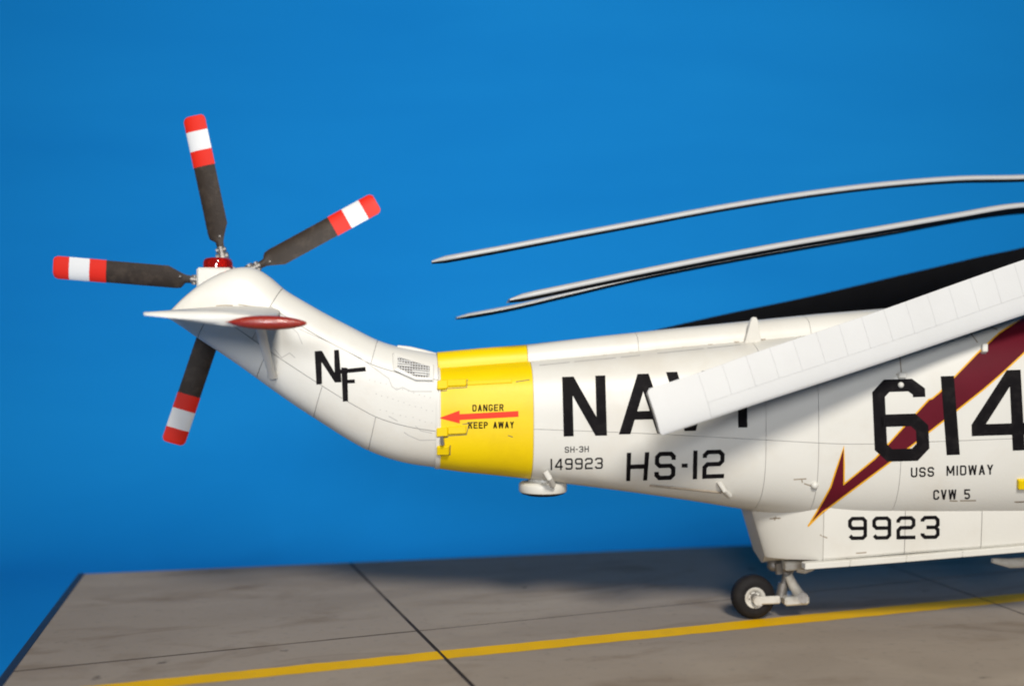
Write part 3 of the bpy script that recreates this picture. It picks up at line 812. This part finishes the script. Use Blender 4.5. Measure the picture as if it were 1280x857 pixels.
# --- antenna fin, grab rods, small knobs
def prism(name, pts, y0, y1, m, parent=heli, taper=1.0, bev=True):
    V = []; n = len(pts); cxx = sum(p[0] for p in pts) / n; czz = sum(p[2] for p in pts) / n
    for y, k in ((y0, taper), (y0 + (y1 - y0) * .3, 1.0), (y0 + (y1 - y0) * .7, 1.0), (y1, taper)):
        for p in pts: V.append((cxx + (p[0] - cxx) * k, y, czz + (p[2] - czz) * k))
    F = [tuple(range(n))] + [tuple(range(4 * n - 1, 3 * n - 1, -1))]
    for r in range(3):
        for k in range(n): F.append((r * n + k, r * n + (k + 1) % n, (r + 1) * n + (k + 1) % n, (r + 1) * n + k))
    o = mesh(name, V, F, m, parent, False); bm_fix(o); return o
ya = -6.6
prism('blade_antenna', [P(u, v, ya) for u, v in ((928.5, 433), (937, 402), (938.5, 398), (941, 396), (945, 396.5), (947, 400), (951.5, 432))], ya - 0.5, ya + 0.5, 'white', taper=0.88)
def rod(name, pts, r, m, parent=heli, n=10):
    return MB().tube(pts, r, n).build(name, m, parent)
rod('grab_rod', [P(681.5, 589, -9.3), P(686.5, 597, -9.4), P(691, 606, -7.2)], 0.62, 'white')
rod('grab_rod', [c_off(898, 601, 0.15), c_off(905, 609, 0.9), c_off(912, 617.5, 0.3)], 0.5, 'white')
rod('belly_rail', [c_off(812, 605.5, 0.15), c_off(855, 609.5, 0.2), c_off(902, 614.5, 0.15)], 0.22, 'stain')
mb = MB(); mb.ball(c_off(1018, 606, 0.1), 0.75); mb.build('round_knob', 'white', heli)
mb = MB(); mb.ball(c_off(1126, 481, 0.0), 0.6); mb.build('round_knob', 'white', heli)
fitting('step_fitting', 1226, 1233, 432, 442, 1.0, 'white')
fitting('step_fitting', 1122, 1132, 466, 473, 0.7, 'white')
fitting('warning_tag', 1271, 1286, 598, 610, 0.8, 'yellow', label='yellow tag on the hull side')

# --- belly antenna puck
pc = Vector(P(678.5, 603, -1.5))
mb = MB(); mb.lathe(pc, (0, 0, -1), [(-2.6, 0.01), (-2.6, 2.6), (-0.3, 3.0), (-0.25, 4.3), (0.05, 4.75), (0.3, 4.85), (1.5, 4.85), (1.75, 4.7)], 48)
puck = mb.build('belly_antenna', 'white', heli)
mb = MB(); mb.lathe(pc, (0, 0, -1), [(1.7, 4.6), (2.1, 4.3), (2.45, 3.2), (2.6, 1.6), (2.65, 0.01)], 48); mb.build('lower_dome', 'bladeblack', puck)

# --- tailplane with its strut and red pod
def airfoil(n=14, thick=0.12):
    xs = [0.5 - 0.5 * math.cos(PI * i / n) for i in range(n + 1)]
    yt = [5 * thick * (0.2969 * math.sqrt(x) - 0.126 * x - 0.3516 * x * x + 0.2843 * x ** 3 - 0.1036 * x ** 4) for x in xs]
    return xs, yt
stab_te_t, stab_le_t = np.array(P(179.5, 391, -30)), np.array(P(338, 402.5, -30))
stab_te_r, stab_le_r = np.array(P(212, 388.5, -2)), np.array(P(352, 389, -2))
xsA, ytA = airfoil(14, 0.10)
V = []; F = []
nsp = 8; ring = []
for i in range(nsp + 1):
    t = i / nsp; le = stab_le_r * (1 - t) + stab_le_t * t; te = stab_te_r * (1 - t) + stab_te_t * t
    ch = te - le; L = np.linalg.norm(ch); up_ = np.array([-ch[2], 0, ch[0]]) / L * -1
    pts = [le + ch * x + up_ * (y * L + 0.12) for x, y in zip(xsA, ytA)] + [le + ch * x - up_ * (y * L + 0.12) for x, y in zip(xsA[::-1], ytA[::-1])]
    if i == nsp:   # rounded tip rib
        pts0 = pts
        ring.append(pts); cen = sum(pts) / len(pts)
        ring.append([cen + (p - cen) * np.array([0.985, 1, 0.55]) + np.array([0, -0.5, 0]) for p in pts])
    else: ring.append(pts)
m_ = len(ring[0])
for r in ring: V += [tuple(p) for p in r]
for i in range(len(ring) - 1):
    for k in range(m_): F.append((i * m_ + k, i * m_ + (k + 1) % m_, (i + 1) * m_ + (k + 1) % m_, (i + 1) * m_ + k))
F.append(tuple(range((len(ring) - 1) * m_, len(ring) * m_)))
stab = mesh('tailplane', V, F, 'white', heli); bm_fix(stab, 50)
a, b = Vector(P(281.5, 402.2, -30.8)), Vector(P(383, 404, -30.8))
prof = []
for i in range(25):
    t = i / 24; prof.append(((b - a).length * t, 1.22 * max(0.008, (1 - abs(2 * t - 1.06) ** 2.3 if abs(2 * t - 1.06) < 1 else 0)) ** 0.8))
mb = MB(); mb.lathe(a, b - a, prof, 28); mb.build('tip_pod', 'pod', stab, True, 'dark red spindle shaped tip pod')
# strut: flat streamlined bar
pa, pb = Vector(P(340.5, 472, -5.6)), Vector(P(325, 409, -17))
d = (pb - pa); e1 = Vector((1, 0, 0)); e1 = (e1 - d * e1.dot(d) / d.length_squared).normalized(); e2 = d.cross(e1).normalized()
mb = MB(); VV = []; FF = []
for i, (t, w) in enumerate(((0, 0.95), (0.12, 0.72), (1, 0.95))):
    for k in range(12):
        an = 2 * PI * k / 12; VV.append(pa + d * t + e1 * math.cos(an) * w + e2 * math.sin(an) * w * 0.4)
for i in range(2):
    for k in range(12): FF.append((i * 12 + k, i * 12 + (k + 1) % 12, (i + 1) * 12 + (k + 1) % 12, (i + 1) * 12 + k))
FF += [tuple(range(12)), tuple(range(24, 36))]
mb.add(VV, FF); mb.build('tailplane_strut', 'white', heli)
# weathered gap along the tailplane root
def tp(u, v): 
    # point on the upper skin of the tailplane
    best = None
    o_ = CAML; dd = ray(u, v)
    h = stab_bvh.ray_cast(o_, dd)
    return (h[0], h[1]) if h[0] is not None else (None, None)
stab_bvh = BVHTree.FromPolygons([Vector(v) for v in V], F)

for l, t, m in (([(246, 385.5), (262, 384.5), (280, 384)], 1.2, 'dark'), ([(270, 382.2), (283, 381.4), (291, 381.8)], 1.3, 'stain'), ([(284, 384), (300, 382.8), (312, 384)], 1.3, 'stain'),
                ([(298, 380.5), (312, 382.5), (330, 384)], 1.0, 'stain'), ([(300, 385), (322, 385.8)], 0.9, 'dark')):
    decal('root_scuff', ribbon(l, t), m, lift=0.03, step=4)

# --- tail rotor gearbox, beacon
x0, _, z0 = P(249, 352, 5); x1 = P(292, 352, 5)[0]; zt = P(260, 335.5, 5)[2]
mb = MB(); mb.box(((x0 + x1) / 2, 5.2, (zt + z0 - 3) / 2), ((x1 - x0) / 2, 0, 0), (0, 3.6, 0), (0, 0, (zt - z0 + 3) / 2), 0.4)
gear = mb.build('gearbox_housing', 'white', heli, False)
bc = Vector(P(272.5, 335, 5)); bw = (P(291, 330, 5)[0] - P(254, 330, 5)[0]) / 2
bh = P(260, 322, 5)[2] - P(260, 335.5, 5)[2]
mb = MB(); mb.lathe((bc.x, 5, zt - 0.02), (0, 0, 1), [(0, 0.01), (0, bw), (bh * .55, bw), (bh * .8, bw * .95), (bh * .95, bw * .82), (bh, bw * .6), (bh, 0.01)], 36)
beac = mb.build('beacon_light', 'lens', heli, True, 'red lens beacon')
mb = MB(); mb.tube([(bc.x + 0.9, 3.8, zt + 0.2), (bc.x + 0.9, 3.8, zt + bh * .75)], 0.75, 12); mb.build('lamp_bulb', 'amber', beac)
mb = MB(); mb.tube([(bc.x - 1.2, 3.8, zt + 0.2), (bc.x - 1.2, 3.8, zt + bh * .7)], 0.65, 12); mb.build('lamp_bulb', 'silver', beac)

# --- tail rotor
HY = 11.5
hub = Vector(P(285, 353, HY))
RR = 211 / FPX * (WY + HY + SY * hub.x)
mb = MB(); mb.lathe(hub + Vector((0, -7, 0)), (0, 1, 0), [(0, 0.01), (0, 2.0), (5.4, 2.2), (5.6, 3.4), (8.2, 3.4), (8.8, 2.2), (9.4, 1.2), (9.4, 0.01)], 28)
hubo = mb.build('tail_rotor_hub', 'silver', heli)
# outline across the blade: r fraction, leading edge, trailing edge (fraction of radius)
def blade_seg(rs, name, m, parent, dirv, perp, tw):
    """rs: list of (r, lead, trail)"""
    axis = Vector((0, 1, 0)); V = []; F = []
    base = [(0, 0.0), (0.06, 0.55), (0.22, 0.95), (0.42, 1.0), (0.7, 0.6), (1.0, 0.08)]
    pr = [(x, y) for x, y in base] + [(x, -y) for x, y in base[::-1][:-1]]
    pr = pr[:-0] if False else pr
    for (r, le, te) in rs:
        w = (le + te); th = min(0.62, 0.055 * w * RR * 1.6) if w > 0.09 else 0.5
        for (x, y) in pr:
            off = (le - x * w) * RR
            V.append(hub + dirv * (r * RR) + perp * (off * math.cos(tw)) + axis * (off * math.sin(tw) + y * th))
    n = len(pr)
    for i in range(len(rs) - 1):
        for k in range(n): F.append((i * n + k, i * n + (k + 1) % n, (i + 1) * n + (k + 1) % n, (i + 1) * n + k))
    F += [tuple(range(n - 1, -1, -1)), tuple(range((len(rs) - 1) * n, len(rs) * n))]
    o = mesh(name, V, F, m, parent); bm_fix(o, 40); return o
for ai, ang in enumerate((101.8, 175.5, 29.4, 251.8, 324)):
    a = math.radians(ang); dv = Vector((math.cos(a), 0, math.sin(a))); pv = Vector((-math.sin(a), 0, math.cos(a)))  # pv: counter-clockwise side
    tw = math.radians(14)
    L = 0.060; T = 0.072
    bl = blade_seg([(0.20, 0.022, 0.022), (0.245, 0.024, 0.026), (0.27, 0.055, 0.036), (0.30, L, 0.05), (0.345, L, T), (0.45, L, T), (0.6, L, T), (0.70, L, T)], 'tail_rotor_blade', 'brown', heli, dv, pv, tw)
    e = 0.0015
    blade_seg([(0.70, L + e, T + e), (0.795, L + e, T + e)], 'red_band', 'red', bl, dv, pv, tw)
    blade_seg([(0.795, L + e, T + e), (0.91, L + e, T + e)], 'white_band', 'tipwhite', bl, dv, pv, tw)
    blade_seg([(0.91, L + e, T + e), (0.975, L + e, T + e), (0.992, L - .006, T - .006), (1.0, L - 0.02, T - 0.02)], 'red_tip', 'red', bl, dv, pv, tw)
    mb = MB()
    mb.tube([hub + dv * RR * 0.05, hub + dv * RR * 0.10], 1.2, 12)
    mb.tube([hub + dv * RR * 0.10, hub + dv * RR * 0.17], [1.25, 1.0], 10)
    mb.tube([hub + dv * RR * 0.155 + pv * 1.25 , hub + dv * RR * 0.155 - pv * 1.25], 0.8, 10)
    mb.tube([hub + dv * RR * 0.195 + pv * 1.0, hub + dv * RR * 0.195 - pv * 1.0], 0.55, 10)
    mb.tube([hub + dv * RR * 0.15, hub + dv * RR * 0.215], [0.75, 0.7], 10)
    mb.build('blade_cuff', 'silver', bl)
    mb = MB(); mb.tube([hub + dv * RR * 0.275 + Vector((0, -0.7, 0)) - pv * 0.4, hub + dv * RR * 0.275 + Vector((0, 0.7, 0)) - pv * 0.4], 0.18, 8); mb.build('blade_bolt', 'silver', bl)

# --- main rotor: hub and folded blades
HUB = Vector((128, 0, 95))
mb = MB(); mb.lathe((128, 0, 66), (0, 0, 1), [(0, 9), (6, 7), (14, 4), (24, 3.5), (25, 9), (31, 9), (33, 5), (36, 3), (36, 0.01)], 28)
mb.build('main_rotor_hub', 'silver', heli)
mb = MB()
mb.lathe((100, 0, 66), (1, 0, 0), [(-10, 1), (-2, 7), (10, 11), (40, 12), (58, 11), (64, 7), (65, 0.1)], 28); mb.build('engine_fairing', 'white', heli)

def spline(pts, n):
    pts = np.array(pts, float); d = np.r_[0, np.cumsum(np.linalg.norm(np.diff(pts, axis=0), axis=1))]; t = np.linspace(0, d[-1], n)
    out = []
    for x in t:
        i = min(np.searchsorted(d, x, side='right') - 1, len(pts) - 2); i = max(i, 0)
        h = d[i + 1] - d[i]; s = (x - d[i]) / h
        m0 = (pts[i + 1] - pts[i - 1]) / (d[i + 1] - d[i - 1]) if i > 0 else (pts[i + 1] - pts[i]) / h
        m1 = (pts[i + 2] - pts[i]) / (d[i + 2] - d[i]) if i + 2 < len(pts) else (pts[i + 1] - pts[i]) / h
        out.append((2 * s ** 3 - 3 * s * s + 1) * pts[i] + (s ** 3 - 2 * s * s + s) * h * m0 + (-2 * s ** 3 + 3 * s * s) * pts[i + 1] + (s ** 3 - s * s) * h * m1)
    return np.array(out)

def main_blade(path, chords, chord, thick, label, topm='grey', n=60, tipcut=3.0, wrap=1):
    """path: leading edge line tip -> root; chords: unit vectors LE->TE (start, end)"""
    pts = spline(path, n); V = []; F = []; mi = []
    x_, y_ = airfoil(10, 1.0)
    ring = [(x, y) for x, y in zip(x_, y_)] + [(x, -y) for x, y in zip(x_[-2:0:-1], y_[-2:0:-1])]
    m = len(ring)
    c0, c1 = np.array(chords[0], float), np.array(chords[1], float)
    dist = np.r_[0, np.cumsum(np.linalg.norm(np.diff(pts, axis=0), axis=1))]
    for i, p in enumerate(pts):
        t = i / (n - 1); c = c0 * (1 - t) + c1 * t; c /= np.linalg.norm(c)
        tan = pts[min(i + 1, n - 1)] - pts[max(i - 1, 0)]; tan /= np.linalg.norm(tan)
        up = np.cross(tan, c); up /= np.linalg.norm(up)
        if up[2] < 0: up = -up
        k = min(1.0, 0.4 + 0.6 * dist[i] / tipcut) if dist[i] < tipcut else 1.0
        for (x, y) in ring:
            q = p + c * (x * chord) + up * (y * thick * k + 0.0)
            if dist[i] < tipcut: q = q - tan * 0 + c * ((1 - k) * chord * 0.35 * (1 - x))
            V.append(tuple(q))
    for i in range(n - 1):
        for k in range(m):
            F.append((i * m + k, i * m + (k + 1) % m, (i + 1) * m + (k + 1) % m, (i + 1) * m + k)); mi.append(0 if (k < m // 2 or k >= m - wrap) else 1)
    F += [tuple(range(m)), tuple(range((n - 1) * m, n * m))]; mi += [0, 0]
    o = mesh('main_rotor_blade', V, F, topm, heli, True, label, ['bladeblack'], mi)
    return o
def PP(l, y0, y1=None):
    y1 = y0 if y1 is None else y1; n = len(l)
    return [P(u, v, y0 + (y1 - y0) * i / max(1, n - 1)) for i, (u, v) in enumerate(l)]
main_blade(PP([(540, 326.5), (620, 312), (700, 297), (800, 278.5), (900, 260), (1000, 244), (1100, 231.5), (1200, 223.5), (1280, 222)], 4, 2) + [(110, 0, 95), (126, 0, 95)],
           ((0.02, 1, 0.02), (0.02, 1, 0.10)), 9.4, 1.55, 'grey main rotor blade, uppermost', n=70)
main_blade(PP([(639, 373.5), (700, 361), (800, 340.5), (900, 321), (1000, 303), (1100, 286.5), (1200, 269.5), (1280, 257)], -16, -10) + [(105, -8, 88), (124, -4, 93)],
           ((0, 1, -0.05), (0, 1, 0.05)), 9.4, 1.65, 'grey main rotor blade, second from the top', n=70)
main_blade(PP([(571.5, 397), (640, 384.5), (700, 370.5), (800, 347), (900, 327), (1000, 309), (1100, 292), (1280, 262)], 12, 10) + [(105, 8, 88), (124, 4, 93)],
           ((0, 1, -0.01), (0, 1, -0.02)), 9.4, 1.3, 'grey main rotor blade, lowest of the level ones', n=70, wrap=0)
# far folded blade hanging on the port side: its black underside faces the camera
dpath = [P(780, 463, 27), P(840, 448.5, 27), P(900, 435, 27), P(1000, 414, 26), P(1100, 390.5, 25), P(1200, 367, 24), P(1280, 348, 23), (100, 17, 84), (122, 8, 92)]
dpath = [(x, y, z) for x, y, z in dpath]
main_blade(dpath, ((0.1, -0.55, 0.85), (0.1, -0.5, 0.8)), 9.6, 1.2, 'black undersided main rotor blade hanging behind the spine', n=60, wrap=0)

# near folded blade on the starboard side: white upper skin with pockets turned to the camera
def E_edges():
    bot = [(825, 545.5), (900, 520), (960, 500), (1040, 474), (1120, 447.5), (1200, 420.5), (1280, 393.5), (1340, 374)]
    top = [(808, 486.5), (873, 465.5), (945, 440), (1020, 415), (1100, 388), (1200, 352.5), (1280, 324.5), (1340, 305)]
    yb = lambda u: np.interp(u, [808, 1230, 1340], [-35.0, -22.5, -21.5])
    B = [P(u, v, yb(u) - 0.9) for u, v in bot] + [(118, -13, 86.0)]
    T = [P(u, v, yb(u) + 1.0) for u, v in top] + [(118, -11, 95.0)]
    n = 200
    return spline(B, n), spline(T, n)
EB, ET = E_edges()
EL = np.r_[0, np.cumsum(np.linalg.norm(np.diff((EB + ET) / 2, axis=0), axis=1))]
def Ept(s, c, side=1, inset=0.0):
    """s mm from the tip, c chord fraction from the leading (lower) edge"""
    b = np.array([np.interp(s, EL, EB[:, k]) for k in range(3)]); t = np.array([np.interp(s, EL, ET[:, k]) for k in range(3)])
    b2 = np.array([np.interp(s + 1, EL, EB[:, k]) for k in range(3)]); b1 = np.array([np.interp(s - 1, EL, EB[:, k]) for k in range(3)])
    ch = t - b; nrm = np.cross(b2 - b1, ch); nrm /= np.linalg.norm(nrm)
    if nrm[1] > 0: nrm = -nrm
    c_ = min(max(c, 0), 1)
    th = 5 * 0.135 * (0.2969 * math.sqrt(c_) - 0.126 * c_ - 0.3516 * c_ ** 2 + 0.2843 * c_ ** 3 - 0.1036 * c_ ** 4) * 9.6
    return b + ch * c + nrm * side * (th - inset)
ELn = EL[-1]
V = []; F = []; mi = []
svals = [0.62, 0.8, 1.2] + list(np.linspace(2, ELn - 1, 80)); cv = [0.5 - 0.5 * math.cos(PI * i / 12) for i in range(13)]
ringc = [(c, 1) for c in cv] + [(c, -1) for c in cv[-2:0:-1]]
for s in svals:
    for c, sd in ringc: V.append(tuple(Ept(s, c, sd, 0.17 if sd > 0 else 0.0)))
m_ = len(ringc)
for i in range(len(svals) - 1):
    for k in range(m_): F.append((i * m_ + k, i * m_ + (k + 1) % m_, (i + 1) * m_ + (k + 1) % m_, (i + 1) * m_ + k)); mi.append(0 if k < m_ // 2 else 1)
F += [tuple(range(m_)), tuple(range((len(svals) - 1) * m_, len(svals) * m_))]; mi += [0, 1]
eb = mesh('main_rotor_blade', V, F, 'egap', heli, True, 'white main rotor blade folded along the starboard side', ['bladeblack'], mi)
CS = 0.345
capS = 10.2
def epatch(name, s0, s1, c0, c1, ns, nc, edges, gap=0.032, rnd=False):
    g = []
    for i in range(ns + 1):
        row = []
        for j in range(nc + 1):
            f = j / nc; f = 0.5 - 0.5 * math.cos(PI * f) if rnd else f
            c = c0 + (c1 - c0) * f; s = s0 + (s1 - s0) * i / ns
            if rnd and name == 'tip_cap' and i == 0:
                s += 0.6 * max(0, 1 - min(c, 1 - c) / 0.09) ** 2
            row.append(Ept(s, c))
        g.append(row)
    return patch(name, g[::-1], 'coolwhite', eb, gap=gap, depth=0.8 if name == 'tip_cap' else 0.15, edges=edges)
epatch('tip_cap', 0, capS, 0.0, 1.0, 10, 26, (1, 1, 1, 1), rnd=True)
epatch('blade_spar', capS, ELn - 2, 0.0, CS, 60, 12, (1, 1, 1, 1), rnd=False)
sp = 4.92; k = 0
while capS + (k + 1) * sp < ELn - 4:
    epatch('blade_pocket', capS + k * sp, capS + (k + 1) * sp, CS, 1.0, 5, 8, (1, 1, 1, 1)); k += 1

# --- tail wheel
yc = 0.0; wc = Vector((P(941, 746, 0)[0], 0, 4.55))
tyre_prof = [(-1.5, 2.05), (-1.75, 2.3), (-1.85, 2.9), (-1.75, 3.6), (-1.35, 4.2), (-0.7, 4.5), (0, 4.56), (0.7, 4.5), (1.35, 4.2), (1.75, 3.6), (1.85, 2.9), (1.75, 2.3), (1.5, 2.05)]
mb = MB(); mb.lathe(wc, (0, 1, 0), tyre_prof, 48); wheel = mb.build('tail_wheel', 'rubber', heli)
mb = MB(); mb.lathe(wc, (0, 1, 0), [(-1.0, 0.01), (-1.0, 1.25), (-1.35, 1.4), (-1.6, 1.75), (-1.7, 2.1), (-1.55, 2.25), (-1.3, 2.2), (1.3, 2.2), (1.55, 2.25), (1.7, 2.1), (1.6, 1.75), (1.35, 1.4), (1.0, 1.25), (1.0, 0.01)], 36)
mb.build('rim', 'gearwhite', wheel)
mb = MB(); mb.lathe(wc, (0, 1, 0), [(-2.15, 0.01), (-2.15, 0.6), (-1.9, 0.8), (-0.9, 0.85), (0.9, 0.85), (1.9, 0.8), (2.15, 0.6), (2.15, 0.01)], 20); mb.build('axle_hub', 'silver', wheel)
for k in range(6):
    a = k * PI / 3 + 0.3
    mb = MB(); mb.tube([wc + Vector((1.12 * math.cos(a), -1.2, 1.12 * math.sin(a))), wc + Vector((1.12 * math.cos(a), -0.9, 1.12 * math.sin(a)))], 0.14, 8); mb.build('rim_bolt', 'dark', wheel)
gy = -2.5
def Pg(u, v, y=gy): return Vector(P(u, v, y))
mb = MB()
for sgn in (1, -1):
    yy = gy * sgn
    a, b, c = Pg(947, 750, gy), Pg(975, 749, gy), Pg(985, 747.5, gy)
    for v in (a, b, c): v.y = yy
    mb.box((a + b) / 2, (b - a) / 2, (0, 0.45, 0), (0, 0, 0.80), 0.25)
    mb.lathe(a + Vector((0, -0.5 * sgn, 0)), (0, sgn, 0), [(0, 0.01), (0, 0.95), (1.0, 0.95), (1.0, 0.01)], 18)
arm = mb.build('trailing_arm', 'gearwhite', heli, False)
ce = Pg(991, 747, 0)
mb = MB(); mb.box(ce, (2.6, 0, 0.12), (0, 2.9, 0), (0, 0, 0.92), 0.4); mb.build('arm_fork', 'gearwhite', arm, False)
mb = MB(); mb.tube([Pg(1004, 746.5, -3.2), Pg(1004, 746.5, 3.2)], 1.05, 16); mb.build('pivot_bolt', 'silver', arm)
top = Pg(984, 700, 0)
mb = MB()
mb.tube([Pg(985, 698, 0), Pg(982, 716, 0)], [1.7, 1.5], 16); mb.tube([Pg(983, 712, 0), Pg(977, 742, 0)], [0.75, 0.7], 14); mb.tube([Pg(979, 728, 0), Pg(976, 745, 0)], [1.05, 1.15], 14)
leg = mb.build('oleo_strut', 'silver', heli)
mb = MB(); mb.tube([Pg(985, 718, -1.4), Pg(991, 731, -1.5), Pg(1000, 744, -1.6)], [0.95, 1.0, 1.15], 12); mb.tube([Pg(985, 718, 1.4), Pg(1000, 744, 1.6)], [0.85, 1.0], 12); mb.build('drag_brace', 'gearwhite', heli)
mb = MB(); mb.ball(Pg(966, 706, -1.2), 1.25); mb.tube([Pg(964, 707, -1.2), Pg(976, 707, -1.2), Pg(992, 709, -1.4)], [0.9, 1.3, 1.0], 12); mb.tube([Pg(972, 703, -2.2), Pg(974, 716, -2.0)], 0.8, 10); mb.build('steering_link', 'silver', heli)
mb = MB(); mb.box(Pg(994, 703, -1), (3.2, 0, 0.1), (0, 3.2, 0), (0, 0, 0.9), 0.3); mb.tube([Pg(996, 710, -3.0), Pg(1006, 711, -3.2), Pg(1016, 709, -3.4)], [0.8, 0.9, 0.6], 10); mb.build('gear_mount', 'gearwhite', heli, False)

# far-side main wheel sponsons and gear, mostly outside the picture
for sgn in (-1, 1):
    mb = MB(); mb.lathe((118, 40 * sgn, 19), (1, 0, 0), [(0, 0.1), (4, 3.5), (14, 6.5), (34, 7.5), (58, 6.5), (68, 3), (71, 0.1)], 24)
    sp_ = mb.build('sponson', 'white', heli)
    mb = MB(); mb.tube([(150, 18 * sgn, 28), (150, 38 * sgn, 21)], [3, 2.6], 14); mb.build('sponson_strut', 'white', sp_)
    for dy in (-3, 3):
        mb = MB(); mb.lathe((150, 40 * sgn + dy, 6.6), (0, 1, 0), [(-2, 3), (-2.4, 4), (-1.9, 6), (0, 6.6), (1.9, 6), (2.4, 4), (2, 3), (2, 0.01)], 28); mb.build('main_wheel', 'rubber', sp_)
    mb = MB(); mb.tube([(150, 40 * sgn, 16), (150, 40 * sgn, 6.6)], 1.4, 12); mb.build('main_gear_leg', 'silver', sp_)
# fitting under the keel at the right edge of the view
mb = MB(); mb.tube([P(1240, 700, -6), P(1262, 703.5, -6), P(1310, 701, -6)], [0.5, 1.0, 1.1], 12); mb.build('keel_fairing', 'gearwhite', heli)
